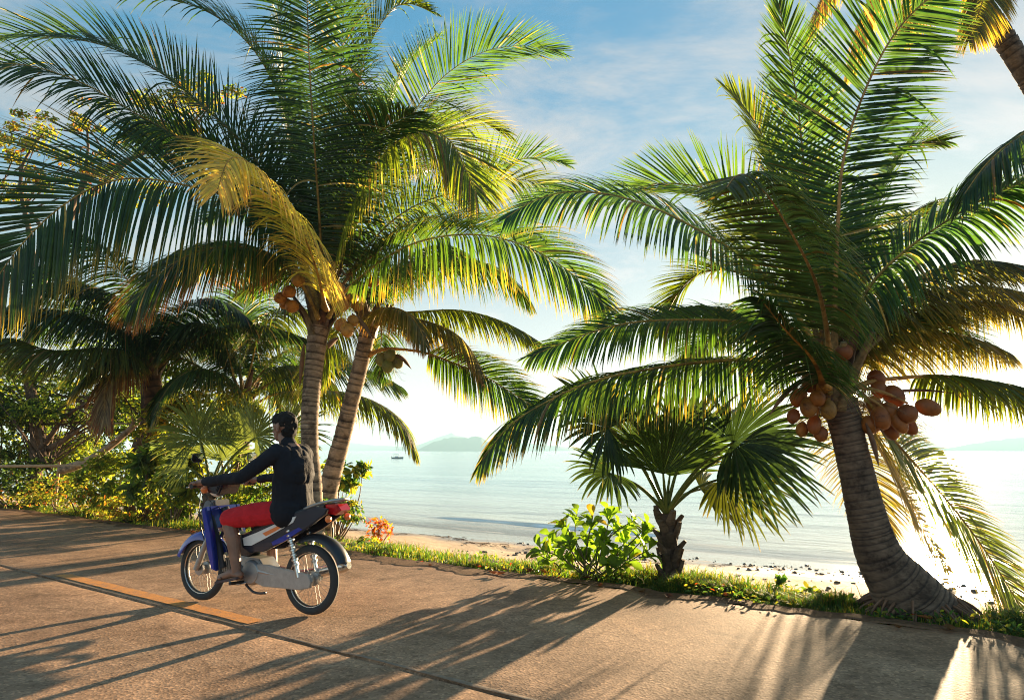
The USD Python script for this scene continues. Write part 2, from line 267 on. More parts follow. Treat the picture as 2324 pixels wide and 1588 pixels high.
# ground: earth on the verge, sand on the beach, wet sand at the water's edge (by distance from the road and by height)
M("earth", {"g": ("geometry", {}), "sx": ("separate_xyz", {}),
    "n": ("noise_texture", {"scale": 1.3, "detail": 7.0, "roughness": 0.65}), "n2": ("noise_texture", {"scale": 14.0, "detail": 6.0, "roughness": 0.7}),
    "hh": ("math", {"math_type": "multiply_add", "value2": 0.22}), 
    "dirt": ("rgb_ramp", {"ramp": [(0.3, (0.10, 0.062, 0.035)), (0.7, (0.22, 0.14, 0.08))]}),
    "sand": ("rgb_ramp", {"ramp": [(0.3, (0.36, 0.245, 0.145)), (0.7, (0.52, 0.38, 0.245))]}),
    "f1": ("map_range", {"from_min": 0.0, "from_max": -0.22, "to_min": 0.0, "to_max": 1.0, "clamp": True}),
    "f2": ("map_range", {"from_min": -0.44, "from_max": -0.62, "to_min": 0.0, "to_max": 1.0, "clamp": True}),
    "mx": ("mix", {}), "mw": ("mix", {"color2": (0.205, 0.17, 0.13)}),
    "ro": ("map_range", {"from_min": 0.0, "from_max": 1.0, "to_min": 0.9, "to_max": 0.16, "clamp": True}),
    "bs": ("map_range", {"from_min": 0.0, "from_max": 1.0, "to_min": 0.8, "to_max": 0.05, "clamp": True}),
    "b": ("bump", {"distance": 0.03}),
    "p": ("principled_bsdf", {"specular_ior_level": 0.5})},
  [("g.position", "sx.vector"), ("g.position", "n.vector"), ("g.position", "n2.vector"), ("n.fac", "hh.value1"), ("sx.z", "hh.value3"), ("n2.fac", "dirt.fac"), ("n2.fac", "sand.fac"),
   ("hh.value", "f1.value"), ("f1.result", "mx.fac"), ("dirt.color", "mx.color1"), ("sand.color", "mx.color2"), ("hh.value", "f2.value"), ("f2.result", "mw.fac"), ("mx.color", "mw.color1"),
   ("mw.color", "p.base_color"), ("f2.result", "ro.value"), ("ro.result", "p.roughness"), ("f2.result", "bs.value"), ("bs.result", "b.strength"), ("n2.fac", "b.height"), ("b.normal", "p.normal")], "p.BSDF")

M("soil", {"g": ("geometry", {}), "n2": ("noise_texture", {"scale": 22.0, "detail": 7.0, "roughness": 0.75}), "r": ("rgb_ramp", {"ramp": [(0.3, (0.085, 0.048, 0.028)), (0.7, (0.22, 0.125, 0.070))]}), "b": ("bump", {"strength": 0.9, "distance": 0.02}), "p": ("principled_bsdf", {"roughness": 0.95, "specular_ior_level": 0.1})},
  [("g.position", "n2.vector"), ("n2.fac", "r.fac"), ("r.color", "p.base_color"), ("n2.fac", "b.height"), ("b.normal", "p.normal")], "p.BSDF")
# sea: opaque enough away from the shore, clear over the sand at its edge; ripples along the shore
M("sea_water", {"g": ("geometry", {}), "rot": ("mapping", {"rotation": (0, 0, math.atan2(0.5843, -0.8115) * -1)}), "m1": ("mapping", {"scale": (0.35, 1.6, 1.0)}), "m2": ("mapping", {"scale": (1.1, 4.2, 1.0)}), "m3": ("mapping", {"scale": (0.025, 0.16, 1.0)}),
    "n1": ("noise_texture", {"scale": 1.0, "detail": 5.0, "roughness": 0.55, "distortion": 0.3}), "n2": ("noise_texture", {"scale": 1.4, "detail": 4.0, "roughness": 0.6}),
    "n3": ("noise_texture", {"scale": 1.0, "detail": 3.0, "roughness": 0.5}),
    "k": ("map_range", {"from_min": 0.35, "from_max": 0.65, "to_min": 0.45, "to_max": 1.3, "clamp": True}),
    "ad": ("math", {"math_type": "multiply_add", "value2": 0.35}), "mul": ("math", {"math_type": "multiply"}),
    "b": ("bump", {"strength": 0.5, "distance": 0.10}),
    "a": ("attribute", {"attribute": "pigment"}), "as": ("separate_color", {}),
    "deep": ("mix", {"color1": (0.34, 0.34, 0.26), "color2": (0.12, 0.31, 0.33)}),
    "foam": ("mix", {"color2": (0.80, 0.80, 0.76)}),
    "p": ("principled_bsdf", {"roughness": 0.14, "ior": 1.333, "specular_ior_level": 0.5}),
    "rf": ("map_range", {"from_min": 0.0, "from_max": 1.0, "to_min": 0.10, "to_max": 0.7, "clamp": True}),
    "t": ("transparent_bsdf", {"color": (0.86, 0.92, 0.9)}), "mc": ("mix_closure", {})},
  [("g.position", "rot.vector"), ("rot.vector", "m1.vector"), ("rot.vector", "m2.vector"), ("rot.vector", "m3.vector"), ("m1.vector", "n1.vector"), ("m2.vector", "n2.vector"), ("m3.vector", "n3.vector"),
   ("n2.fac", "ad.value1"), ("n1.fac", "ad.value3"), ("n3.fac", "k.value"), ("ad.value", "mul.value1"), ("k.result", "mul.value2"), ("mul.value", "b.height"), ("b.normal", "p.normal"),
   ("a.color", "as.color"), ("as.r", "deep.fac"), ("deep.color", "foam.color1"), ("as.g", "foam.fac"), ("foam.color", "p.base_color"), ("as.g", "rf.value"), ("rf.result", "p.roughness"),
   ("as.b", "mc.fac"), ("t.BSDF", "mc.closure1"), ("p.BSDF", "mc.closure2")], "mc.closure")
def hill_look(name, c1, c2):
    M(name, {"g": ("geometry", {}), "n": ("noise_texture", {"scale": 0.02, "detail": 8.0, "roughness": 0.7}), "r": ("rgb_ramp", {"ramp": [(0.35, c1), (0.65, c2)]}),
         "p": ("principled_bsdf", {"roughness": 0.95, "specular_ior_level": 0.1})}, [("g.position", "n.vector"), ("n.fac", "r.fac"), ("r.color", "p.base_color")], "p.BSDF")
hill_look("hill_look", (0.025, 0.05, 0.03), (0.06, 0.09, 0.045))
M("haze_look", {"v": ("principled_volume", {"color": (0.50, 0.82, 1.0), "density": 0.00026, "anisotropy": 0.0})}, [], None, volume="v.volume")

# ------------------------------------------------------------------ ground, road, sea, hills
rng = np.random.default_rng(7)
EDGE, JOINT, SEA = 6.11, 3.17, -1.0
def ground_z(n, s=None):
    """Height of the land across the road: the verge, a low bank, the beach falling to the sea bed."""
    n = np.asarray(n, float)
    return np.interp(n, [-400, -30, -3.2, 0.0, 0.3, EDGE - 0.05, EDGE + 0.12, 7.2, 8.1, 9.5, 12.0, 15.6, 20, 40, 60], [4.0, 0.6, -0.05, -0.05, -0.2, -0.2, -0.035, -0.08, -0.30, -0.44, -0.66, -1.0, -1.45, -3.5, -4.0])
def ground_at(x, y):
    n = x * RN[0] + y * RN[1]; s = x * RD[0] + y * RD[1]
    z = ground_z(n)
    amp = np.clip((n - EDGE - 0.1) / 0.8, 0, 1) * np.clip((15.0 - n) / 4, 0.05, 1)
    return z + amp * 0.13 * (meshkit.fbm(np.stack([np.asarray(x, float) * 0.9, np.asarray(y, float) * 0.9, np.zeros_like(np.asarray(x, float))], -1), 4, 3) - 0.5)
def grid_faces(a, b):
    i, j = np.meshgrid(np.arange(a - 1), np.arange(b - 1), indexing="ij"); i, j = i.ravel(), j.ravel()
    return np.vstack([np.stack([i * b + j, (i + 1) * b + j, (i + 1) * b + j + 1], 1), np.stack([i * b + j, (i + 1) * b + j + 1, i * b + j + 1], 1)])
def sheet(ns, ss, zf):
    N, S = np.meshgrid(ns, ss, indexing="ij"); xy = RN * N[..., None] + RD * S[..., None]
    return np.concatenate([xy, zf(xy[..., 0], xy[..., 1], N, S)[..., None]], -1).reshape(-1, 3), grid_faces(len(ns), len(ss))[:, [0, 2, 1]], N.ravel(), S.ravel()
ns = np.r_[-3000, -400, -100, -30, -10, -3.2, 0, 0.3, 3, EDGE - 0.1, EDGE - 0.02, np.arange(EDGE + 0.08, 17, 0.12), 18, 20, 25, 40, 60]
ss = np.r_[-3000, -600, -150, -60, -30, -20, np.arange(-16, 34, 0.25), 40, 60, 150, 600, 3000]
v, f, _, _ = sheet(ns, ss, lambda x, y, N, S: ground_at(x, y))
tag(obj("ground", (v, f), "earth", smooth=True), "earth bank beside the road falling to a sandy beach", "ground", kind="structure")

road = thing("road", "two-lane concrete road of warm brown slabs crossing the foreground", "road", kind="structure")
def slab(n0, n1, seed):
    """Cast slab with worn edges."""
    r = np.random.default_rng(seed)
    s = np.r_[np.arange(-22, 40, 0.05)]
    wob = lambda k, a: a * (meshkit.fbm(np.stack([s * 3.0, np.full_like(s, k), np.zeros_like(s)], -1), 4, seed) - 0.5)
    rows, zs = [], []
    for nn, z, a, k in ((n0 - 0.012, -0.10, .03, 1), (n0 - 0.004, -0.014, .03, 1), (n0 + 0.014, -0.001, .02, 2), (n0 + 0.3, 0.0, 0, 3), ((n0 + n1) / 2, 0.0, 0, 4), (n1 - 0.3, 0, 0, 5), (n1 - 0.05, -0.002, 0.16 if n1 > 5 else .02, 7), (n1 - 0.008, -0.018, .22 if n1 > 5 else .03, 7), (n1 + 0.01, -0.10, .22 if n1 > 5 else .03, 7)):
        rows.append(nn + wob(k, a)); zs.append(np.full_like(s, z))
    N, Z = np.array(rows), np.array(zs); S = np.broadcast_to(s, N.shape)
    xy = RN * N[..., None] + RD * S[..., None]
    return np.concatenate([xy, Z[..., None]], -1).reshape(-1, 3), grid_faces(len(rows), len(s))[:, [0, 2, 1]]
obj("concrete_slab", slab(0.1, JOINT - 0.006, 3), "concrete", road, smooth=20)
obj("concrete_slab", slab(JOINT + 0.006, EDGE, 4), "concrete", road, smooth=20)
# the joint is filled with old tar that has crept out over the edges in places
s = np.arange(-22, 40, 0.06); nz = meshkit.fbm(np.stack([s * 1.6, s * 0, s * 0], -1), 5, 11); nz2 = meshkit.fbm(np.stack([s * 1.3, s * 0 + 5, s * 0], -1), 5, 12)
wa = 0.007 + 0.04 * np.clip(nz - 0.36, 0, 1); wb = 0.007 + 0.04 * np.clip(nz2 - 0.36, 0, 1)
rows = np.stack([JOINT - wa, JOINT - 0.4 * wa, JOINT + 0.4 * wb, JOINT + wb]); zz = np.stack([s * 0 + .0022, s * 0 + 0.0032, s * 0 + 0.0032, s * 0 + .0022])
obj("joint_filler", (np.concatenate([(RN * rows[..., None] + RD * s[None, :, None]), zz[..., None]], -1).reshape(-1, 3), grid_faces(4, len(s))[:, [0, 2, 1]]), "tar", road)
# loose soil that has crept over the road's far edge
s_ = np.arange(-8, 34, 0.05); fb = lambda k, f: meshkit.fbm(np.stack([s_ * f, s_ * 0 + k, s_ * 0], -1), 5, 51)
inn = EDGE + 0.02 - 1.5 * np.clip(fb(1, 1.1) - 0.44, 0, 1) - 0.22 * np.clip(fb(4, 6.0) - .35, 0, 1)
rows = [inn + (EDGE + 0.22 - inn) * q for q in (0, .12, .35, .65, 1)]; hh = [0 * s_ - .004, .003 + .004 * fb(6, 9), .004 + .007 * fb(7, 8), .003 + .010 * fb(8, 8), 0 * s_ - .07]
tag(obj("loose_soil", (np.concatenate([RN * np.array(rows)[..., None] + RD * s_[None, :, None], np.array(hh)[..., None]], -1).reshape(-1, 3), grid_faces(5, len(s_))[:, [0, 2, 1]]), "soil"), "ragged line of brown soil spilling from the verge onto the road", "soil", kind="stuff")
# one dash of the centre line, laid as a thin film with worn ends
def dash(s0, s1, n0, n1):
    s = np.arange(s0, s1, 0.03); e = lambda k: 0.016 * (meshkit.fbm(np.stack([s * 9, s * 0 + k, s * 0], -1), 3, 31) - 0.5)
    rows = np.stack([n0 + e(1), np.full_like(s, n0 + .06), np.full_like(s, n1 - 0.05), n1 + e(2)]); 
    return np.concatenate([RN * rows[..., None] + RD * s[None, :, None], np.full(rows.shape, 0.0045)[..., None]], -1).reshape(-1, 3), grid_faces(4, len(s))[:, [0, 2, 1]]
d0, d1 = on(575, 1413), on(160, 1301)
obj("lane_marking", dash(d0[:2] @ RD, d1[:2] @ RD, JOINT + 0.055, JOINT + 0.195), "road_paint", road)

def sea_z(x, y, N, S):
    """Low swell that steepens into one small breaker near the shore."""
    nn = meshkit.fbm(np.stack([S * 0.05, N * 0.03, N * 0], -1), 3, 21) * 5
    fade = np.clip((N - 15) / 3, 0, 1) * np.clip((140 - N) / 60, 0, 1)
    w = 0.013 * np.sin((N + nn) * 2 * PI / 3.6) + 0.010 * np.sin((N * 0.96 + S * 0.25 + nn) * 2 * PI / 2.1)
    patch = meshkit.fbm(np.stack([S * 0.11, N * 0.25, N * 0], -1), 3, 22)
    w = w * (0.25 + 1.4 * np.clip(patch - 0.3, 0, 1))
    line = 18.1 + 1.1 * (meshkit.fbm(np.stack([S * 0.12, S * 0, S * 0], -1), 3, 23) - 0.5) + 0.02 * S
    hgt = 0.055 * np.clip(meshkit.fbm(np.stack([S * 0.22 + 7, S * 0, S * 0], -1), 3, 24) * 3.6 - 1.5, 0, 1)
    d = N - line
    br = hgt * np.where(d < 0, np.exp(-(d / 0.22) ** 2), np.exp(-(d / 0.8) ** 2))
    line2 = line + 3.4
    d2 = N - line2
    br += 0.0 * hgt[..., ::-1] * np.where(d2 < 0, np.exp(-(d2 / 0.35) ** 2), np.exp(-(d2 / 0.8) ** 2))
    return SEA + fade * w * 0.9 + br
ns = np.r_[np.arange(13.5, 24, 0.12), np.arange(24, 46, 0.3), np.arange(46, 150, 1.5), 200, 400, 1000, 3000, 9000]
ss = np.r_[-9000, -3000, -1000, -400, -200, -100, np.arange(-70, 90, 0.35), 130, 200, 400, 1000, 3000, 9000]
v, f, N, S = sheet(ns, ss, sea_z)
line = 18.1 + 1.1 * (meshkit.fbm(np.stack([S * 0.12, S * 0, S * 0], -1), 3, 23) - 0.5) + 0.02 * S
hg = np.clip(meshkit.fbm(np.stack([S * 0.22 + 7, S * 0, S * 0], -1), 3, 24) * 3.6 - 1.5, 0, 1)
tex = meshkit.fbm(np.stack([S * 1.3, N * 4, N * 0], -1), 4, 25)
lace = meshkit.fbm(np.stack([S * 0.5, N * 2.2, N * 0], -1), 4, 26)
foam = 1.3 * hg * np.exp(-((N - line + 0.30) / 0.22) ** 2) * np.clip(tex * 3 - 0.75, 0, 1) * 1.1
edge = 15.75 + 0.5 * (meshkit.fbm(np.stack([S * 0.35, S * 0, S * 0], -1), 4, 27) - 0.5)
foam += 0.75 * np.exp(-((N - edge - .12) / 0.10) ** 2) * np.clip(tex * 3 - 0.8, 0, 1)
foam += 0.35 * np.exp(-((N - edge - 1.1) / 0.5) ** 2) * np.clip(lace * 5 - 2.5, 0, 1)
deep = np.clip((N - 19) / 20, 0, 1) ** 0.7
opac = np.clip(0.25 + (N - edge) / 2.6, 0, 1)
foam = np.clip(foam, 0, 0.9)
tag(obj("sea", (v, f), "sea_water", smooth=True, col=np.stack([deep, foam, np.maximum(opac, foam)], 1)), "calm pale blue sea with low ripples rolling onto the beach", "sea", kind="structure")

def ridge(name, label, d, outline, depth, seed):
    """A hill range: a skyline of (px, py) at distance d, swelling back and forth, with spurs."""
    xs = np.array([at(px, 1022, d)[0] for px, _ in outline]); hs = np.array([max(at(px, py, d)[2] - SEA, 0.2) for px, py in outline])
    x = np.linspace(xs[0], xs[-1], 90); h = np.interp(x, xs, hs)
    h = h * (1 + 0.16 * (meshkit.fbm(np.stack([x / (x[-1] - x[0]) * 30, x * 0, x * 0], -1), 4, seed) - 0.5))
    q = np.linspace(-1, 1, 25); X, Q = np.meshgrid(x, q, indexing="ij")
    sp = meshkit.fbm(np.stack([X / (x[-1] - x[0]) * 16, Q * 2.5, Q * 0], -1), 5, seed + 1)
    Z = SEA - 6 + (h[:, None] + 6) * np.clip(1 - np.abs(Q) ** 1.5, 0, 1) * (1 - 0.35 * np.abs(Q) * sp)
    v = np.stack([X, d + Q * depth + sp * depth * 0.3, Z], -1).reshape(-1, 3)
    return tag(obj(name, (v, grid_faces(90, 25)[:, [0, 2, 1]]), "hill_look", smooth=True), label, "hills", kind="structure")
ridge("island_hills", "blue-green wooded island hill across the water", 2900, [(948, 1021), (962, 1012), (985, 1001), (1010, 994), (1036, 990), (1050, 992), (1062, 993), (1078, 989), (1092, 992), (1110, 1002), (1126, 1012), (1146, 1017), (1165, 1018), (1180, 1020)], 160, 41)
ridge("distant_hills", "paler mountain behind the island hill", 4300, [(900, 1018), (950, 1008), (985, 994), (1005, 986), (1022, 983), (1040, 987), (1080, 997), (1120, 1006), (1180, 1004), (1250, 1010), (1320, 1018)], 240, 43)
ridge("distant_hills", "faint low range above the horizon between the leaning trunk and the island", 5000, [(640, 1016), (720, 1008), (790, 1004), (840, 1009), (900, 1012), (960, 1017)], 240, 45)
ridge("distant_hills", "faint hills over the sea at the far right edge", 3800, [(2150, 1018), (2210, 1008), (2260, 999), (2330, 992), (2420, 986), (2520, 1000), (2600, 1016)], 240, 47)
ridge("islet", "small dark islet on the horizon right of the island hill", 1300, [(1098, 1021), (1102, 1016), (1110, 1014), (1118, 1017), (1124, 1021)], 12, 49)
# ------------------------------------------------------------------ palms
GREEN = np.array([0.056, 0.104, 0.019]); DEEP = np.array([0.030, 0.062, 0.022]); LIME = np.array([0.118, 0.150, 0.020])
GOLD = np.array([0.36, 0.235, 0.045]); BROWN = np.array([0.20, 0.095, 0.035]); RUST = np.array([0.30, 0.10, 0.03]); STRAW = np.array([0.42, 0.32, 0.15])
LONG, DENSE, NARROW = 1.22, 1.9, 0.56
def leaflets(C, S, N, T, tt, L, r, side, w, droop, lift, tone, tip, tipc, dry, fwd, limp):
    """Folded blades from points C of a midrib on one side; returns vertices, triangles, colours."""
    k = len(C); U = 7
    a = np.radians(np.interp(tt, [0, .15, .5, .85, 1], fwd)) + r.normal(0, .028, k)
    d = side * S * np.sin(a)[:, None] + T * np.cos(a)[:, None] + N * (lift * np.interp(tt, [0, .6, 1], [1, .8, .3]) + r.normal(0, .035, k))[:, None]
    d += r.normal(0, 0.014, (k, 3)); d = unit(d)
    ln = L * np.interp(tt, [0, .06, .16, .4, .65, .85, .95, 1], [.45, .7, .92, 1, .93, .70, .48, .32]) * r.uniform(.88, 1.06, k)
    ln = np.where(r.random(k) < .05, ln * r.uniform(.35, .8, k), ln)
    g = droop * np.interp(tt, [0, .3, 1], [1.05, 1, .75]) * r.uniform(.82, 1.2, k)
    ex = 1.4 if droop < 1.2 else .75
    hang = r.random(k) < limp
    g = np.where(hang, g + r.uniform(.8, 2.2, k), g)
    u = np.linspace(0, 1, U); P = np.zeros((k, U, 3)); D = np.zeros((k, U, 3)); p = C.copy()
    wind = r.normal(0, .045, (k, 3)) * [1, 1, 0.2]
    for i in range(U):
        di = unit(d + (g * u[i] ** ex)[:, None] * np.array([0, 0, -1.0]) + wind * u[i])
        D[:, i] = di
        if i: p = p + (D[:, i - 1] + di) / 2 * (ln / (U - 1))[:, None]
        P[:, i] = p
    W = T[:, None] - D * (T[:, None] * D).sum(-1, keepdims=True); W = unit(W)
    B = np.cross(D, W); B *= np.where((B * N[:, None]).sum(-1, keepdims=True) < 0, -1, 1)
    tw = (r.normal(0, .16, k)[:, None] * u + r.normal(0, .10, k)[:, None])[..., None]
    W2 = W * np.cos(tw) + B * np.sin(tw); B2 = B * np.cos(tw) - W * np.sin(tw)
    half = (w * r.uniform(.85, 1.15, k))[:, None] * np.interp(u, [0, .12, .4, .7, .9, 1], [.45, .95, 1, .72, .34, .03]) / 2
    hw = half[..., None]
    V = np.stack([P - W2 * hw * .92 - B2 * hw * .38, P, P + W2 * hw * .92 - B2 * hw * .38], 2)     # k, U, 3, 3
    base = np.arange(k)[:, None, None] * (U * 3) + np.arange(U - 1)[None, :, None] * 3 + np.arange(2)[None, None, :]
    f = np.concatenate([np.stack([base, base + 1, base + 4], -1).reshape(-1, 3), np.stack([base, base + 4, base + 3], -1).reshape(-1, 3)])
    col = tone[None, :] * r.uniform(.72, 1.3, (k, 1)) * (1 + r.normal(0, .06, (k, 3)))
    col = np.repeat(col[:, None], U, 1)
    ty = np.clip((u[None] - 1 + tip * r.uniform(.4, 1.6, (k, 1))) / .22, 0, 1)[..., None]
    col = col * (1 - ty) + (tipc * r.uniform(.7, 1.2, (k, 1)))[:, None] * ty
    dr = (r.random(k) < dry)[:, None, None]; dc = (BROWN + (STRAW - BROWN) * r.random((k, 1)))[:, None]
    col = np.where(dr, dc, col)
    col = np.repeat(np.clip(col, .004, .9)[:, :, None], 3, 2)
    return V.reshape(-1, 3), f, col.reshape(-1, 3)

def frond(palm, loc, pts, L=0.95, n=88, pet=0.16, w=0.042, droop=0.8, lift=0.30, roll=0.0, tone=GREEN, tip=0.10, tipc=GOLD, dry=0.03, seed=0, fwd=(78, 66, 52, 36, 16), limp=0.07,
          stem=0.045, stemc=None, face=None, sides=(1, 1), label=None, skip=0.03, end=1.0):
    """A pinnate frond: midrib along pts (world), leaflets on both sides, hanging by their own weight."""
    r = np.random.default_rng(seed + 1000)
    L, n, w = L * LONG, int(n * DENSE), w * NARROW
    Q = spline(pts, 64); T = unit(np.gradient(Q, axis=0))
    o = Q[-1] - Q[0]; o[2] = 0
    if np.linalg.norm(o) < .15: o = (Q[len(Q) // 2] - Q[0]) * [1, 1, 0]
    B = nrm(np.cross(nrm(o), [0, 0, 1.0]))
    S = unit(B - T * (T @ B)[:, None])
    if face is not None:                                    # the way the upper face looks
        fc = nrm(face); S = unit(np.cross(T, fc))
    N = np.cross(S, T)
    if roll:
        S, N = S * math.cos(roll) + N * math.sin(roll), N * math.cos(roll) - S * math.sin(roll)
    a = np.linspace(0, 1, 64); out = []
    for k, sd in enumerate((-1, 1)):
        t = np.linspace(pet, end, int(n * sides[k])) + r.normal(0, .0022, int(n * sides[k])); t = np.clip(t, pet, 1)
        keep = r.random(len(t)) >= skip; t = t[keep]
        I = lambda X: np.stack([np.interp(t, a, X[:, c]) for c in range(3)], 1)
        tt = (t - pet) / (1 - pet)
        out.append(leaflets(I(Q) , unit(I(S)), unit(I(N)), unit(I(T)), tt, L, r, sd, w, droop[k] if np.ndim(droop) else droop, lift[k] if np.ndim(lift) else lift, tone, tip, tipc, dry, fwd, limp))
    v, f, c = join(out)
    fr = obj("frond", (v - loc, f), "palm_leaf", palm, col=c, label=label)
    sc = np.array([0.30, 0.185, 0.04]) if stemc is None else np.asarray(stemc)
    rad = np.interp(a, [0, .05, .16, .5, 1], [stem, stem * .68, stem * .48, stem * .27, .004])
    tv, tf = tube(Q - loc, rad, 7, flat=(S, np.interp(a, [0, .05, .2, 1], [1.9, 1.35, 1.1, 1.0])))
    cc = np.tile(sc, (len(tv), 1)); cc *= r.uniform(.85, 1.15, (len(tv), 1))
    obj("midrib", (tv, tf), "petiole_look", fr, smooth=True, col=cc)
    return fr

def palm_trunk(palm, loc, pts, rads, seed, pitch=0.085, tone=(0.27, 0.20, 0.14), dark=(0.055, 0.036, 0.025), seg=22, scar=0.05):
    """A ringed trunk: every leaf scar is a step in the surface, uneven round the stem."""
    r = np.random.default_rng(seed)
    C = spline(pts, 400); seglen = np.linalg.norm(np.diff(C, axis=0), axis=1); A = np.r_[0, np.cumsum(seglen)]
    # rows: four per ring
    z, rr, dk, a = [], [], [], 0.0
    while a < A[-1] - .01:
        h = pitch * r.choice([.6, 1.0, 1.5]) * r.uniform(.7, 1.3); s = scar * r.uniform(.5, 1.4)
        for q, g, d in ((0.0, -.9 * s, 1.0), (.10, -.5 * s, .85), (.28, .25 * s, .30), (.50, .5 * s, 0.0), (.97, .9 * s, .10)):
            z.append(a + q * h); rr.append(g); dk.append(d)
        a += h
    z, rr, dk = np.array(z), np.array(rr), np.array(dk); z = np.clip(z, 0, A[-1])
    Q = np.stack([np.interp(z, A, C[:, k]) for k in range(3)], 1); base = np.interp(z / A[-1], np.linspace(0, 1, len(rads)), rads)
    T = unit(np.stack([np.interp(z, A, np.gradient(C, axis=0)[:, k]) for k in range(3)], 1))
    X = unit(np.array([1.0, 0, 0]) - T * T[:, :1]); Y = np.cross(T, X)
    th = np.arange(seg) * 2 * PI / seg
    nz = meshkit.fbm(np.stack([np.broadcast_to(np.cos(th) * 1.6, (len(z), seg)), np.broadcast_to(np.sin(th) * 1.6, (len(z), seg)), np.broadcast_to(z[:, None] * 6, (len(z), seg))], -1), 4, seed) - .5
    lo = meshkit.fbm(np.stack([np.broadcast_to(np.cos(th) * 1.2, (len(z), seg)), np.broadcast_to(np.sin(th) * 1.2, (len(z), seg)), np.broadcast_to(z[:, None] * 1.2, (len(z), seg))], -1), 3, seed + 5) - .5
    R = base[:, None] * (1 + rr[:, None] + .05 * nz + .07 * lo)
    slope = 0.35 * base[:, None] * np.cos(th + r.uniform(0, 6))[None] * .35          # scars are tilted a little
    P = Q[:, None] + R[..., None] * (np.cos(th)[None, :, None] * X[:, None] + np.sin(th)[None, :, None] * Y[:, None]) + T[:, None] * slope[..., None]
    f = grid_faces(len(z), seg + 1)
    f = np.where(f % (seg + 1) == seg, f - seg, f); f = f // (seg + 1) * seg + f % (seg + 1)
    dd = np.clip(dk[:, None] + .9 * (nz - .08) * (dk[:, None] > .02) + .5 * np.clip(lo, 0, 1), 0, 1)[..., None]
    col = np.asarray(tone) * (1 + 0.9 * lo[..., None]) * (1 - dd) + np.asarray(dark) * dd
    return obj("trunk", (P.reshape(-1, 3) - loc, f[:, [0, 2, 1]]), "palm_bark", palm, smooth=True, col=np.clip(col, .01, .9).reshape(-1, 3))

def nut_mesh(a, b, seed, m=14):
    """A coconut in its husk: egg-shaped, faintly three-sided, drawn to a blunt point."""
    th = np.linspace(0, PI, m); pr = np.stack([np.sin(th) * a * (1 + .10 * np.cos(th)), -np.cos(th) * b * (1 + .06 * np.cos(th) ** 3)], 1)
    pr[0, 0] = pr[-1, 0] = 1e-4
    v, f = lathe(pr, 16); ang = np.arctan2(v[:, 1], v[:, 0]); v[:, :2] *= (1 + .045 * np.cos(3 * ang + seed) * np.sin(np.clip(np.arccos(np.clip(v[:, 2] / (b * 1.07), -1, 1)), 0, PI)))[:, None]
    return v, f
def coconut(palm, loc, c, out, a=0.10, b=0.125, mat="coconut_look", seed=0):
    """Hangs at c (world) from a stalk on the crown, its blunt end along out."""
    Fm = frame_to(out, (0.3, 1, .2)); v, f = nut_mesh(a, b, seed)
    o = obj("coconut", (v @ Fm.T + c - loc, f), mat, palm, smooth=True)
    cap = lathe([(1e-4, b * 1.0), (a * .34, b * .97), (a * .52, b * .84), (a * .50, b * .80), (1e-4, b * .86)], 12)
    obj("cap", (cap[0] * [1, 1, -1] @ Fm.T + c - loc, cap[1][:, [0, 2, 1]]), "coconut_cap", o, smooth=40)
def strands(palm, loc, c, count, rad, length, seed, mat="fibre_look", name="fibre", dirz=(-.2, .9), thick=.004):
    """Fibres and bare flower stalks standing out round the crown, joined."""
    r = np.random.default_rng(seed); out = []
    for _ in range(count):
        a = r.uniform(0, 2 * PI); d = nrm([math.cos(a), math.sin(a), r.uniform(*dirz)]); p0 = c + d * rad * r.uniform(.7, 1.1) + [0, 0, r.uniform(-.15, .3)]
        ln = length * r.uniform(.4, 1.1); p2 = p0 + d * ln + r.normal(0, .12 * ln, 3) - [0, 0, ln * r.uniform(0, .35)]; p1 = (p0 + p2) / 2 + r.normal(0, .12 * ln, 3)
        out.append(tube(spline([p0, p1, p2], 5) - loc, np.linspace(thick, thick * .4, 5), 3, cap=False))
    return obj(name, join(out), mat, palm, kind="stuff")
def sheath(palm, loc, c, up, r0, r1, h, seed, n=9):
    """Old leaf bases clasping the head of the trunk."""
    r = np.random.default_rng(seed)
    for k in range(n):
        a = k * 2.4 + r.uniform(-.3, .3); d = np.array([math.cos(a), math.sin(a), 0]); z0 = r.uniform(-.25, .15) * h
        p = np.array([c + d * r0 * .75 + [0, 0, z0 - .3 * h], c + d * r0 * 1.0 + [0, 0, z0], c + d * (r0 + r1 * .5) + [0, 0, z0 + .45 * h], c + d * (r0 + r1 * r.uniform(.8, 1.2)) + [0, 0, z0 + h * r.uniform(.6, .95)]])
        q = spline(p, 8); side = np.cross(d, [0, 0, 1.0])
        v, f = tube(q - loc, np.linspace(.035, .022, 8), 6, flat=(np.tile(side, (8, 1)), np.linspace(3.2, 1.2, 8)))
        base = np.array([0.17, 0.115, 0.05]) if r.random() < .6 else np.array([0.10, .05, .03])
        obj("leaf_base", (v, f), "petiole_look", palm, smooth=True, col=np.tile(base, (len(v), 1)) * r.uniform(.7, 1.3, (len(v), 1)))
def spathe(palm, loc, p0, p1, width, seed):
    """A dry boat-shaped flower sheath."""
    q = spline([p0, (p0 + p1) / 2 + np.array([0, 0, .05]), p1], 12); d = nrm(p1 - p0)
    v, f = tube(q - loc, width * np.array([.3, .55, .8, .95, 1, 1, .95, .85, .7, .5, .28, .04]), 8, flat=(np.tile(nrm(np.cross(d, [.3, 1, .2])), (12, 1)), .45))
    return obj("spathe", (v, f), "husk_look", palm, smooth=True)
def W3(pts):
    """Survey points (px, py, distance) to world points."""
    return np.array([at(*p) for p in pts])
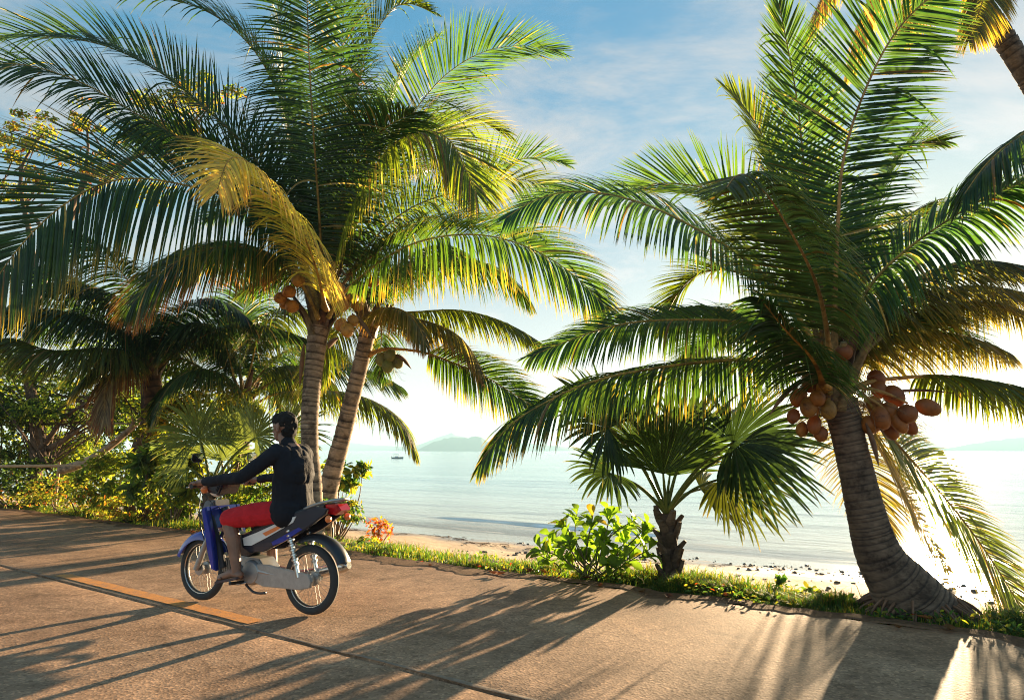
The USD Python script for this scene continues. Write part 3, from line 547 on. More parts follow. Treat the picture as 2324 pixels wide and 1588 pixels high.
def filler(palm, loc, head, specs, seed, L, tone, **kw):
    """Fronds given by compass bearing, rise and length, for the far and upper side of a crown."""
    r = np.random.default_rng(seed)
    for k, (az, el, ln) in enumerate(specs):
        o = np.array([math.sin(math.radians(az)), math.cos(math.radians(az)), 0]); e = math.radians(el)
        p1 = head + (o * math.cos(e) + np.array([0, 0, math.sin(e)])) * ln * .34
        e2 = e - math.radians(26 + r.uniform(-6, 8)); p2 = p1 + (o * math.cos(e2) + np.array([0, 0, math.sin(e2)])) * ln * .34
        e3 = e2 - math.radians(34 + r.uniform(-8, 10)); p3 = p2 + (o * math.cos(e3) + np.array([0, 0, math.sin(e3)])) * ln * .34
        sw = np.cross(o, [0, 0, 1.0]) * r.normal(0, .07 * ln)
        frond(palm, loc, [head, p1, p2 + sw * .5, p3 + sw], L=L * r.uniform(.9, 1.08), seed=seed * 50 + k, tone=np.asarray(tone) * r.uniform(.8, 1.2), roll=r.normal(0, .25), **kw)

# ---- the tall palm right behind the rider
LA = on(716, 1196, -0.1); LA = np.array([LA[0] * 10.4 / LA[1], 10.4, ground_at(LA[0] * 10.4 / LA[1], 10.4) - .05])
palmA = thing("coconut_palm", "tall full-crowned coconut palm with orange nuts, its upright trunk just behind the rider", "palm tree", "coconut palms by the shore", LA)
hA = at(722, 742, 10.4)
palm_trunk(palmA, LA, [LA + [0, 0, -.1], at(710, 1100, 10.4), at(703, 1000, 10.4), at(706, 900, 10.4), at(715, 810, 10.4), hA], [.165, .135, .122, .125, .135, .15], 11, pitch=.10)
sheath(palmA, LA, hA + [0, 0, .05], None, .13, .30, .62, 12, n=12)
cA = at(735, 700, 10.4)
def FA(pts, **k): return frond(palmA, LA, W3(pts), **k)
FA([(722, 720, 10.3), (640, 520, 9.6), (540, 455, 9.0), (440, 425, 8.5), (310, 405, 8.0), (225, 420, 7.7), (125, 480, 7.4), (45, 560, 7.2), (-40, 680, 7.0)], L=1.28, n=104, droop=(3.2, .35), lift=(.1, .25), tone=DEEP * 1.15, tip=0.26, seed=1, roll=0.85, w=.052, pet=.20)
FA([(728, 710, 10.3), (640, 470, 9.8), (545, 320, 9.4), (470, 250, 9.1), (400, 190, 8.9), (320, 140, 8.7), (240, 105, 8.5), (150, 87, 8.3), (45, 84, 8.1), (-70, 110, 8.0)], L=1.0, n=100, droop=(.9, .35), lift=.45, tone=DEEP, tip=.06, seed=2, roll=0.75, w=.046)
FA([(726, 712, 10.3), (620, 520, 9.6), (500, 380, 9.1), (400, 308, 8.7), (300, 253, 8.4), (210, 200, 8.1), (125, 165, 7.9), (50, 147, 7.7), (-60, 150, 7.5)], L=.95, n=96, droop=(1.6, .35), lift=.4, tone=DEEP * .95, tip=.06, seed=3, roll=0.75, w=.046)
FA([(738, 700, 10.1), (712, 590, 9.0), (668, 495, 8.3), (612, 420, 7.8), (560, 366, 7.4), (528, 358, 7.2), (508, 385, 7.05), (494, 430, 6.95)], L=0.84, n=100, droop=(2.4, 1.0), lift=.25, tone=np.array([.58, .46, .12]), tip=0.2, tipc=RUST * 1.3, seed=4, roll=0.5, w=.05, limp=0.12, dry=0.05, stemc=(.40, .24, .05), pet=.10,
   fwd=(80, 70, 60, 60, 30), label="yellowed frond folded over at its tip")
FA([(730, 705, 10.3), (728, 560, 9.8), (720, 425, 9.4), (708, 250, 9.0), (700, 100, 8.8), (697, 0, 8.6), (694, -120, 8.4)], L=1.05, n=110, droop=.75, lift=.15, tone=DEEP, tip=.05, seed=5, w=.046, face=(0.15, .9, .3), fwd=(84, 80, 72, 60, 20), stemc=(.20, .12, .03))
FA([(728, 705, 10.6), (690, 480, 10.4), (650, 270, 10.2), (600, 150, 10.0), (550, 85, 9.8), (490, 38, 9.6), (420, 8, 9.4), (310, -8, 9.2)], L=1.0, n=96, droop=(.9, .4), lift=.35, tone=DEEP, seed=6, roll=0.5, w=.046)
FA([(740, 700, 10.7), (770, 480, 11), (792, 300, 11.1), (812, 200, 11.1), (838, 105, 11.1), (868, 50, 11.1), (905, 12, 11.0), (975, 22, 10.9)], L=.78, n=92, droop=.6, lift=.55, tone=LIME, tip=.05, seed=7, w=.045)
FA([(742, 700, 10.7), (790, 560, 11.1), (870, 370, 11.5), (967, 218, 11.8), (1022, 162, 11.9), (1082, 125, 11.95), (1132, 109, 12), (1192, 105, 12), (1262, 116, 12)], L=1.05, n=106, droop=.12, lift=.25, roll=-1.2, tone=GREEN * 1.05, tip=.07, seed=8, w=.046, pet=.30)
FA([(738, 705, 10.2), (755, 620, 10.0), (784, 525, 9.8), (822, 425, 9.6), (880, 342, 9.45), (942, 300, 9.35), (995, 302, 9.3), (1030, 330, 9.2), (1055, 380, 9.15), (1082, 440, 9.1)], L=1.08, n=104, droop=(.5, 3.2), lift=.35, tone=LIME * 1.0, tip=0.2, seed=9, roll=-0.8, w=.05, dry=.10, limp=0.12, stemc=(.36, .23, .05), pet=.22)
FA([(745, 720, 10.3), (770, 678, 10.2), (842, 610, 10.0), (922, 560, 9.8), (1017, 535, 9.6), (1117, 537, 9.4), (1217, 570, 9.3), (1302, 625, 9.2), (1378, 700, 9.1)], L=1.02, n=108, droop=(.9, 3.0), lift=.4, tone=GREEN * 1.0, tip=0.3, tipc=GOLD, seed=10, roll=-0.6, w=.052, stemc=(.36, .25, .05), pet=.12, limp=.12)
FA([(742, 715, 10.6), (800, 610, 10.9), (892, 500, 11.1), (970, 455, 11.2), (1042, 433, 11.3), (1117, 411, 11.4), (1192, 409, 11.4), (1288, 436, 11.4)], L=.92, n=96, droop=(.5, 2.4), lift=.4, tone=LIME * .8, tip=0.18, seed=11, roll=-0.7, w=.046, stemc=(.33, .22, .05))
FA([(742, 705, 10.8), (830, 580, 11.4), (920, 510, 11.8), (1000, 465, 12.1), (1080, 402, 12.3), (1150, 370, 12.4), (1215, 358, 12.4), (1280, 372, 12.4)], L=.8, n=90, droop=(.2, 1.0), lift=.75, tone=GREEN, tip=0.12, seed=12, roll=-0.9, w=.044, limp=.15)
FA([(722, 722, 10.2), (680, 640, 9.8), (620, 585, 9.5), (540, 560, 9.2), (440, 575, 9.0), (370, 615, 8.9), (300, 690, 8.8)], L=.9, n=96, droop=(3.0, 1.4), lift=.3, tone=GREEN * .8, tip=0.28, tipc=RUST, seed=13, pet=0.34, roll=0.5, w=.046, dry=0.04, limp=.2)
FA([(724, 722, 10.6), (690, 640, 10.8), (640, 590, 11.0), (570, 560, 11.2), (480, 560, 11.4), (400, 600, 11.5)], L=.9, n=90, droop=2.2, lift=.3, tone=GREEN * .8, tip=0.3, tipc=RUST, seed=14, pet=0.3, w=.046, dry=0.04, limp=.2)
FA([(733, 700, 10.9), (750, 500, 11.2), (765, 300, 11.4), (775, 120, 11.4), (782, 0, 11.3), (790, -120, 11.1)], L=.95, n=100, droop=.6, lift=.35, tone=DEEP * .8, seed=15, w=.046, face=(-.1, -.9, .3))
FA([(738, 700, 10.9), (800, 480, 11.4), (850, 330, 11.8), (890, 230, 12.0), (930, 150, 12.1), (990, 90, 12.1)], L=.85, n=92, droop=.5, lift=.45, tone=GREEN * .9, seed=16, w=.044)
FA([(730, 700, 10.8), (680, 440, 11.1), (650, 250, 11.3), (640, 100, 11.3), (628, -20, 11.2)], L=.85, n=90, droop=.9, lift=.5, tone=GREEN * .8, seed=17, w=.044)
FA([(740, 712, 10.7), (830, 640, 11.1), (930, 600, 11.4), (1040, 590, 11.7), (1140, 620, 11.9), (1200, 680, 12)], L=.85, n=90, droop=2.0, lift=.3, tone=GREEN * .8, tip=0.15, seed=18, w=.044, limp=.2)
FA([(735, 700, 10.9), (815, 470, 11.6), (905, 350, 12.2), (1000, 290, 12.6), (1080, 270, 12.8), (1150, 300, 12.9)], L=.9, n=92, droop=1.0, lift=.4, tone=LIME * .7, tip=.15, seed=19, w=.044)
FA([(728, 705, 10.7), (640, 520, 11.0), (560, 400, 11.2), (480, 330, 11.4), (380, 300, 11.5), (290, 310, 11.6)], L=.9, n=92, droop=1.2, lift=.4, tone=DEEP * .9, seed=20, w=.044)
filler(palmA, LA, cA + [0, 0.1, .1], [(-60, 62, 4.2), (20, 74, 4.4), (70, 48, 4.2), (-110, 66, 4.0), (150, 72, 3.8)], 31, .95, DEEP, n=90, droop=.8, lift=.4, w=.045)
for k, (px, py, dd) in enumerate([(676, 637, 9.7), (655, 662, 9.8), (636, 676, 9.85), (662, 696, 9.9), (800, 678, 9.9), (778, 692, 9.85), (812, 694, 9.95), (775, 738, 9.9), (802, 728, 9.95), (788, 750, 9.85), (846, 640, 10.2), (768, 655, 10.3), (648, 690, 10.2), (757, 648, 10.5)]):
    coconut(palmA, LA, at(px, py, dd), nrm(at(px, py + 40, dd - .1) - at(735, 690, 10.4) * [1, 1, 1]), a=.092 + .012 * math.sin(k * 3), b=.112 + .01 * math.cos(k * 5), mat="golden_coconut_look", seed=k)
strands(palmA, LA, at(738, 690, 10.4), 130, .12, .55, 41, thick=.005)
strands(palmA, LA, at(780, 610, 10.5), 110, .05, .42, 42, thick=.004)
spathe(palmA, LA, at(800, 712, 10.1), at(845, 770, 9.9), .06, 1); spathe(palmA, LA, at(690, 780, 10.2), at(680, 880, 10.15), .05, 2); spathe(palmA, LA, at(745, 790, 10.2), at(770, 768, 10.0), .07, 3)

# ---- the leaning palm to its right
LB = on(732, 1190, -.15); LB = np.array([LB[0] * 11.3 / LB[1], 11.3, ground_at(LB[0] * 11.3 / LB[1], 11.3) - .05])
palmB = thing("coconut_palm", "shorter coconut palm with pale leaning ringed trunk and a bunch of green nuts", "palm tree", "coconut palms by the shore", LB)
hB = at(838, 735, 11.2)
palm_trunk(palmB, LB, [LB + [-.02, 0, -.1], at(745, 1110, 11.3), at(772, 1010, 11.3), at(795, 920, 11.25), at(820, 820, 11.2), hB], [.21, .165, .14, .13, .125, .13], 21, pitch=.12, tone=(.33, .235, .155), scar=.06)
sheath(palmB, LB, hB, None, .12, .24, .5, 22, n=9)
def FB(pts, **k): return frond(palmB, LB, W3(pts), **k)
FB([(838, 805, 11.2), (866, 794, 11.15), (916, 793, 11.1), (970, 802, 11.0), (1030, 824, 10.9), (1087, 847, 10.8), (1165, 893, 10.7), (1224, 930, 10.65)], L=.72, n=92, pet=.34, droop=(.8, 3.0), lift=.45, tone=GREEN * .9, tip=0.28, seed=31, roll=-0.5, w=.044, stem=.05, stemc=(.38, .19, .04), limp=.1)
FB([(846, 735, 11.2), (890, 715, 11.2), (947, 708, 11.2), (1033, 704, 11.2), (1107, 718, 11.2), (1165, 741, 11.2), (1240, 786, 11.2)], L=.6, n=90, droop=2.3, lift=.25, tone=LIME * .75, tip=0.15, seed=32, w=.04, limp=.2)
FB([(848, 740, 11.1), (900, 722, 11.0), (970, 730, 10.9), (1033, 757, 10.8), (1070, 797, 10.75), (1098, 855, 10.7)], L=.62, n=86, droop=2.2, lift=.2, tone=np.array([.14, .12, .03]), tip=0.22, tipc=RUST, seed=33, w=.042, limp=.3, dry=0.12)
FB([(840, 735, 11.0), (860, 705, 10.6), (900, 700, 10.3), (940, 725, 10.1), (965, 775, 10.0)], L=.6, n=80, droop=2.2, lift=.2, tone=np.array([.13, .12, .03]), tip=0.22, tipc=RUST, seed=34, w=.042, limp=.3, dry=0.12)
FB([(836, 735, 11.3), (800, 650, 11.7), (750, 590, 12.1), (690, 570, 12.4), (620, 590, 12.6)], L=.8, n=84, droop=1.8, lift=.3, tone=GREEN * .8, seed=35)
FB([(840, 735, 11.3), (880, 640, 11.8), (930, 580, 12.2), (1000, 560, 12.5), (1080, 590, 12.7)], L=.8, n=84, droop=1.8, lift=.3, tone=GREEN * .8, seed=36, tip=.2)
FB([(836, 740, 11.3), (800, 735, 11.9), (760, 760, 12.3), (720, 820, 12.6), (700, 890, 12.7)], L=.75, n=84, droop=2.0, lift=.3, tone=LIME * .8, seed=37, tip=.2)
FB([(836, 735, 11.4), (830, 640, 12.2), (830, 580, 13.0), (835, 570, 13.8), (845, 600, 14.6)], L=.8, n=84, droop=1.6, lift=.3, tone=GREEN * .8, seed=38)
filler(palmB, LB, hB + [0, 0, .1], [(-30, 40, 3.0), (40, 55, 3.0), (-80, 40, 2.8), (0, 15, 2.8)], 39, .75, GREEN * .8, n=80, droop=1.6, w=.042)
for k, (px, py, dd) in enumerate([(886, 808, 10.95), (866, 816, 11.0), (880, 832, 10.95), (903, 822, 11.02), (893, 818, 11.1)]):
    coconut(palmB, LB, at(px, py, dd), (0.15 * (k - 2), -.2, -1), a=.098, b=.115, mat="green_coconut_look", seed=k)
spathe(palmB, LB, at(888, 800, 11.0), at(934, 838, 10.9), .06, 4)
strands(palmB, LB, hB + [0, 0, .05], 80, .10, .45, 43); strands(palmB, LB, at(885, 822, 11), 24, .1, .22, 44, dirz=(-1, -.2), thick=.003)

# ---- the bowed palm at the right, the sun behind its head
LC = on(2065, 1388, -.06); LC = np.array([LC[0] * 5.95 / LC[1], 5.95, ground_at(LC[0] * 5.95 / LC[1], 5.95) - .05])
palmC = thing("coconut_palm", "stout bowed coconut palm with heavy orange nut clusters and a swollen foot", "palm tree", "coconut palms by the shore", LC)
hC = at(1905, 905, 6.1)
palm_trunk(palmC, LC, [LC + [.10, 0, -.10], at(2045, 1335, 5.95), at(2003, 1275, 5.98), at(1972, 1190, 6.0), at(1948, 1090, 6.05), at(1925, 990, 6.1), hC], [.40, .32, .255, .205, .178, .160, .150, .143, .140, .138, .14, .15], 31, pitch=.046, tone=(.125, .085, .058), dark=(.050, .034, .025), scar=.026, seg=30)
r = np.random.default_rng(3); rt = []
for k in range(70):
    a = r.uniform(0, 2 * PI); d = np.array([math.cos(a), math.sin(a), 0]); c0 = LC + [.05, 0, .05] + d * .37 + [0, 0, r.uniform(.0, .13)]; c1 = c0 + d * r.uniform(.05, .16); c1[2] = LC[2] + r.uniform(-.02, .06)
    rt.append(tube(spline([c0 - d * .06 + [0, 0, .03], (c0 + c1) / 2 + [0, 0, .02], c1], 5) - LC, np.linspace(.012, .006, 5), 5))
obj("roots", join(rt), "husk_look", palmC, smooth=True, kind="stuff")
sheath(palmC, LC, at(1895, 860, 6.1), None, .14, .26, .55, 32, n=13)
def FC(pts, **k): return frond(palmC, LC, W3(pts), **k)
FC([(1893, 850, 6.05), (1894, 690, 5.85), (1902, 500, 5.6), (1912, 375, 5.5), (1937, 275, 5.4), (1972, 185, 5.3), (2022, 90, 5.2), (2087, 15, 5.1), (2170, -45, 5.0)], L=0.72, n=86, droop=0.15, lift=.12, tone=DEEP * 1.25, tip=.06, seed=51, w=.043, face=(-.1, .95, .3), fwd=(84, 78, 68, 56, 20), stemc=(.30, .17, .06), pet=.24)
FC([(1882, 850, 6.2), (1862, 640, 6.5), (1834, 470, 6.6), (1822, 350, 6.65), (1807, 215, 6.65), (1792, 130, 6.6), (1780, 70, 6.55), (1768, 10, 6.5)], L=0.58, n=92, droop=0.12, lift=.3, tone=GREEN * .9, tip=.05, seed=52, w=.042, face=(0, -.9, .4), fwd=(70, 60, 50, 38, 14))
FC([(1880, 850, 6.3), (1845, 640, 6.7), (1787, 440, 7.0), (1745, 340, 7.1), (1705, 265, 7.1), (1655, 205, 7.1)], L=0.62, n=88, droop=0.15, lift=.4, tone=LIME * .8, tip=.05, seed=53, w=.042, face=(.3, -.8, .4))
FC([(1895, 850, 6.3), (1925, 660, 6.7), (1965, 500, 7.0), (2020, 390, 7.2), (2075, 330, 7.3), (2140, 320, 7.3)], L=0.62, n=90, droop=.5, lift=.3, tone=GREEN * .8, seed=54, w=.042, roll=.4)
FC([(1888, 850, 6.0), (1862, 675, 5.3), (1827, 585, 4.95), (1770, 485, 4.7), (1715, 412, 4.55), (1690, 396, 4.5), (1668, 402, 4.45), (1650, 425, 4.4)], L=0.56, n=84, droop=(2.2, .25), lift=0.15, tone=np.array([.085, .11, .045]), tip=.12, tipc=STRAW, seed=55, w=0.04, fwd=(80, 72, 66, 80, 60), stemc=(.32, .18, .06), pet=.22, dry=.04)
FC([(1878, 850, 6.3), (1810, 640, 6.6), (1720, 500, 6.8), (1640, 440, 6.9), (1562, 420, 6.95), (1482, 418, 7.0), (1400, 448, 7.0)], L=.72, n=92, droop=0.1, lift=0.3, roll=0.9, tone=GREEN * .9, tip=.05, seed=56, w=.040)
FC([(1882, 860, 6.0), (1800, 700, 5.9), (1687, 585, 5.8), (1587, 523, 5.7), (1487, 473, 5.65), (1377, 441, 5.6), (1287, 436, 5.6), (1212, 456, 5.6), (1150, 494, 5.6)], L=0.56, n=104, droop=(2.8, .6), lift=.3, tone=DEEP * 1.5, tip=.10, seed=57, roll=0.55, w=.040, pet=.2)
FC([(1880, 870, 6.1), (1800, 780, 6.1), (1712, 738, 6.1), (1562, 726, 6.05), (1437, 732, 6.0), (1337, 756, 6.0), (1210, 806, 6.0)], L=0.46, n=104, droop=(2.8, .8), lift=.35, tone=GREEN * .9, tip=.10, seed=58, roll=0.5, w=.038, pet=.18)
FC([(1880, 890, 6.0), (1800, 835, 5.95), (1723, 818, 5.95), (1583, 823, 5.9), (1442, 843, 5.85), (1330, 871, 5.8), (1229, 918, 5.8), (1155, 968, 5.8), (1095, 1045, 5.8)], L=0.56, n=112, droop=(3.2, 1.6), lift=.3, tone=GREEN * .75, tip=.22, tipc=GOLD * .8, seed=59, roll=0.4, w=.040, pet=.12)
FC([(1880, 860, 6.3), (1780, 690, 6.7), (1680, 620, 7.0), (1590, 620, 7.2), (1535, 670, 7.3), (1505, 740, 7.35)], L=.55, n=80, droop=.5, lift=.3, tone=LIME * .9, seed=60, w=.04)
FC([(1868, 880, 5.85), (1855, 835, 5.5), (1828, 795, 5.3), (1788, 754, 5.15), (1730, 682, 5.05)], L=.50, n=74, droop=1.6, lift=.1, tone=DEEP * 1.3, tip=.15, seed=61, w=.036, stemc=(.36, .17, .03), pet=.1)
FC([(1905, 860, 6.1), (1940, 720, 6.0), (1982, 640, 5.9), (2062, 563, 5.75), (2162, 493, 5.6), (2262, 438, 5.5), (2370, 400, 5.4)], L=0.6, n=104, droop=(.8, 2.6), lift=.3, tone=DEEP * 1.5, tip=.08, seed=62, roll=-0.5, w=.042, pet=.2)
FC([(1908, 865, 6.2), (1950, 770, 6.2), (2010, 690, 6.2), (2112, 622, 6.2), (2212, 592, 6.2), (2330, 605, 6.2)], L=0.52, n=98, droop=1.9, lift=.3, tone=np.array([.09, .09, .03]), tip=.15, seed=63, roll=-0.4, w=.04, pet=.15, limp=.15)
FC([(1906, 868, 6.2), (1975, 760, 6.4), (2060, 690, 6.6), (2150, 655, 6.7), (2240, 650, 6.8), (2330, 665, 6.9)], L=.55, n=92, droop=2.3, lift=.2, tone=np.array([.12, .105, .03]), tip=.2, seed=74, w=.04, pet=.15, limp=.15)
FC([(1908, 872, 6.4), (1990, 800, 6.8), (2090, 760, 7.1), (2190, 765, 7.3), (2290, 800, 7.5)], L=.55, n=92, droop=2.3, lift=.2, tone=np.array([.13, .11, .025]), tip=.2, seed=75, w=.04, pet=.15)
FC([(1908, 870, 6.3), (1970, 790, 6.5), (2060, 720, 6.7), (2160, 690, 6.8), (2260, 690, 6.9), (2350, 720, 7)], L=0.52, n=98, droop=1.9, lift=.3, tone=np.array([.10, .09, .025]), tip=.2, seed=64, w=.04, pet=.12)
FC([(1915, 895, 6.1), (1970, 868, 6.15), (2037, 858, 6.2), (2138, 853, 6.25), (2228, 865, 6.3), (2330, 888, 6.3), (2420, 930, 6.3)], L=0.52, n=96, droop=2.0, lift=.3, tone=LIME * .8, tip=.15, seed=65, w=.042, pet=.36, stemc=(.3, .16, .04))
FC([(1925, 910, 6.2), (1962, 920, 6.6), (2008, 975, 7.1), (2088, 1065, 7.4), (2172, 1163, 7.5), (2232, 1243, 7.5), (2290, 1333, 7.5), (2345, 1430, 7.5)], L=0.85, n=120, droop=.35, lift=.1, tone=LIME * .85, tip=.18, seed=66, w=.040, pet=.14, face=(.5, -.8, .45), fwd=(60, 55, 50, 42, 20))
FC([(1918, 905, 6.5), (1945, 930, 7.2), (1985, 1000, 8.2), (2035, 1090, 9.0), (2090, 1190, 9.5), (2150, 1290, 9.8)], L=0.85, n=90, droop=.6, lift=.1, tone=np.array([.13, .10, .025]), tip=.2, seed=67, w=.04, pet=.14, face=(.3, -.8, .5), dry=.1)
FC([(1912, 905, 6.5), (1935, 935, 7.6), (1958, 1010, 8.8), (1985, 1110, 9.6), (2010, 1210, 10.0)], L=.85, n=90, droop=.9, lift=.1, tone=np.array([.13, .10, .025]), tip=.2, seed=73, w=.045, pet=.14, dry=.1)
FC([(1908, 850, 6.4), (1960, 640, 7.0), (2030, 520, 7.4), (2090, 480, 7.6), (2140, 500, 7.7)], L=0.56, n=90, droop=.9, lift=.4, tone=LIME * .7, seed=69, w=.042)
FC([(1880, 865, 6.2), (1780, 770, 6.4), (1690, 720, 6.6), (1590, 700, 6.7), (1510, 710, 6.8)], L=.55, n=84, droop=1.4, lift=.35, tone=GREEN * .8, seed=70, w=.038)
filler(palmC, LC, at(1895, 850, 6.2), [(-25, 40, 2.4), (60, 40, 2.2)], 72, .62, DEEP * 1.1, n=88, droop=.8, lift=.35, w=.038)
for k, (px, py, dd, ox, oz) in enumerate([(2108, 925, 5.95, .9, -.35), (2060, 940, 5.9, .5, -.8), (2040, 960, 5.95, .4, -.9), (2018, 935, 6.0, .3, -.9), (2000, 950, 5.9, .2, -1), (1985, 920, 6.05, .2, -1), (2030, 900, 6.1, .4, -.8), (1995, 885, 6.15, .2, -.9), (2020, 975, 6.1, .3, -1), (1975, 965, 6.0, .1, -1), (2062, 965, 6.15, .4, -.8), (1990, 860, 6.2, .3, -.8),
        (1812, 903, 5.9, -.5, -.8), (1800, 945, 5.85, -.4, -.9), (1835, 925, 5.8, -.2, -1), (1855, 905, 5.75, 0, -1), (1795, 805, 6.0, -.7, -.5), (1916, 800, 5.8, .2, -.8), (1848, 965, 5.95, -.3, -1), (1862, 985, 6.0, -.1, -1), (1838, 870, 5.9, -.3, -.9), (1820, 975, 6.1, -.3, -1), (1880, 930, 5.8, 0, -1)]):
    coconut(palmC, LC, at(px, py, dd), (ox, -.25, oz), a=(.074 if k < 12 else .064) + .011 * math.sin(k * 2.3), b=(.094 if k < 12 else .08) + .011 * math.cos(k * 3.1), seed=k)
strands(palmC, LC, at(1905, 760, 6.1), 170, .06, .30, 45, thick=.0035); strands(palmC, LC, at(1960, 920, 6.1), 70, .08, .40, 46, thick=.004, dirz=(-.7, .3)); strands(palmC, LC, at(1850, 900, 6.0), 60, .06, .32, 47, thick=.004, dirz=(-.8, .2))
spathe(palmC, LC, at(1965, 960, 5.95), at(1995, 1060, 5.9), .05, 5); spathe(palmC, LC, at(1830, 860, 5.8), at(1745, 945, 5.7), .045, 6); spathe(palmC, LC, at(1975, 900, 6.2), at(2180, 895, 6.3), .03, 7)
# bunch stalks that carry the nuts
for p0, p1 in (((1915, 880, 6.05), (2060, 915, 6.0)), ((1915, 895, 6.0), (2010, 930, 5.95)), ((1880, 880, 6.0), (1810, 885, 5.95)), ((1885, 900, 6.0), (1850, 960, 6.0))):
    q = spline([at(*p0), (at(*p0) + at(*p1)) / 2 + [0, 0, .05], at(*p1)], 8); v, f = tube(q - LC, np.linspace(.022, .010, 8), 6)
    obj("bunch_stalk", (v, f), "petiole_look", palmC, smooth=True, col=np.tile([.26, .14, .04], (len(v), 1)))

# ---- crowns that reach in from outside the frame
LG = np.array([at(2600, 1290, 8.8)[0], 8.8, -.4])
palmG = thing("coconut_palm", "tall palm at the upper right corner, bare leaning trunk and golden hanging fronds", "palm tree", "coconut palms by the shore", LG)
hG = at(2160, -75, 9.0)
palm_trunk(palmG, LG, [LG, at(2560, 800, 8.8), at(2440, 380, 8.9), at(2324, 160, 9.0), at(2240, 30, 9.0), hG], [.2, .16, .15, .145, .14, .14], 51, pitch=.11, tone=(.14, .105, .08))
sheath(palmG, LG, hG, None, .12, .22, .5, 52, n=6)
def FG(pts, **k): return frond(palmG, LG, W3(pts), **k)
FG([(2160, -90, 9), (2060, -150, 8.8), (1960, -110, 8.7), (1890, -40, 8.6), (1840, 60, 8.6)], L=.75, n=84, droop=2.4, lift=.2, tone=GOLD * .85, tip=.2, seed=81, w=.046)
FG([(2160, -85, 9), (2080, -110, 9), (2010, -60, 9), (1965, 40, 9), (1930, 150, 9)], L=.8, n=84, droop=2.2, lift=.2, tone=GOLD, tip=.3, seed=82, w=.046, dry=.1)
FG([(2165, -85, 9), (2150, -120, 8.6), (2120, -90, 8.3), (2080, -10, 8.1), (2050, 80, 8.0)], L=.7, n=80, droop=2.4, lift=.2, tone=np.array([.2, .16, .03]), tip=.4, seed=83, w=.046)
FG([(2168, -85, 9), (2220, -100, 8.6), (2240, -60, 8.4), (2225, 20, 8.3), (2200, 90, 8.2)], L=.6, n=80, droop=2.3, lift=.2, tone=np.array([.12, .12, .03]), tip=.4, seed=84, w=.046)
filler(palmG, LG, hG, [(60, 60, 3.0), (20, 75, 3.0)], 85, .85, GREEN, n=80, droop=1.2, w=.044)
LJ = np.array([at(2700, 1400, 5.6)[0], 5.6, -.1])
palmJ = thing("coconut_palm", "palm beyond the right edge of the frame, one dark drooping frond showing", "palm tree", "coconut palms by the shore", LJ)
hJ = at(2620, 330, 5.6)
palm_trunk(palmJ, LJ, [LJ, at(2670, 900, 5.6), hJ], [.2, .15, .14], 61, tone=(.15, .11, .08))
frond(palmJ, LJ, W3([(2610, 330, 5.6), (2500, 250, 5.4), (2400, 262, 5.3), (2310, 312, 5.2), (2240, 372, 5.15), (2190, 440, 5.1)]), L=.62, n=80, droop=2.1, lift=.3, tone=DEEP * 1.3, seed=91, w=.042, tip=.06)
filler(palmJ, LJ, hJ, [(70, 40, 3), (100, 20, 3)], 92, .8, DEEP, n=70, droop=1.2)

# ---- palms standing among the bushes behind, on the left
LH = np.array([at(560, 1150, 14.2)[0], 14.2, -.3])
palmH = thing("coconut_palm", "low palm in the thicket with yellow leaf stalks, fronds passing behind the upright trunk", "palm tree", "palms in the thicket", LH)
hH = at(552, 905, 14.2)
palm_trunk(palmH, LH, [LH, at(548, 1050, 14.2), hH], [.2, .16, .15], 71, tone=(.16, .11, .075))
sheath(palmH, LH, hH, None, .13, .28, .6, 72, n=8)
def FH(pts, **k): return frond(palmH, LH, W3(pts), **k)
FH([(560, 930, 14.2), (585, 914, 14.2), (617, 897, 14.1), (664, 888, 14.0), (732, 887, 13.9), (795, 893, 13.8), (861, 918, 13.7), (908, 957, 13.6), (942, 1020, 13.5)], L=.85, n=100, droop=2.3, lift=.3, tone=LIME * .75, tip=.15, seed=101, w=.05, pet=.2, stemc=(.40, .26, .05))
FH([(548, 900, 14.2), (530, 850, 14.0), (510, 780, 13.8), (470, 740, 13.6), (420, 740, 13.4), (370, 790, 13.2)], L=.9, n=90, droop=1.9, lift=.3, tone=DEEP, seed=102, w=.05, stemc=(.40, .26, .05), pet=.25)
FH([(552, 900, 14.2), (570, 830, 14.0), (590, 760, 13.9), (630, 710, 13.8), (690, 700, 13.7), (740, 740, 13.6)], L=.9, n=90, droop=1.9, lift=.3, tone=LIME * .7, seed=103, w=.05, stemc=(.40, .26, .05), pet=.3)
FH([(552, 900, 14.3), (600, 850, 14.6), (660, 830, 14.8), (730, 850, 15), (780, 910, 15.1)], L=.85, n=90, droop=1.9, lift=.3, tone=LIME * .95, seed=104, w=.05, stemc=(.40, .26, .05), pet=.25)
FH([(548, 900, 14.0), (500, 850, 13.4), (440, 840, 13.0), (390, 870, 12.8), (350, 940, 12.7)], L=.8, n=90, droop=2.0, lift=.3, tone=GREEN * .7, seed=105, w=.05, tip=.2)
FH([(550, 900, 14.2), (545, 820, 14.4), (550, 730, 14.6), (570, 650, 14.8), (610, 600, 15)], L=.9, n=90, droop=1.0, lift=.3, tone=DEEP, seed=106, w=.05)
filler(palmH, LH, hH, [(30, 50, 3.6), (-40, 55, 3.6), (75, 30, 3.4), (-100, 35, 3.6), (0, 25, 3.2)], 107, .85, GREEN * .8, n=84, droop=1.6, w=.05)
LI = np.array([at(356, 1130, 13.6)[0], 13.6, -.1])
palmI = thing("coconut_palm", "palm with rusty brown ragged trunk and dark fronds over the fallen log", "palm tree", "palms in the thicket", LI)
hI = at(345, 850, 13.7)
palm_trunk(palmI, LI, [LI, at(360, 1080, 13.6), at(352, 980, 13.6), hI], [.24, .2, .17, .15], 75, tone=(.20, .10, .055), scar=.09, pitch=.14)
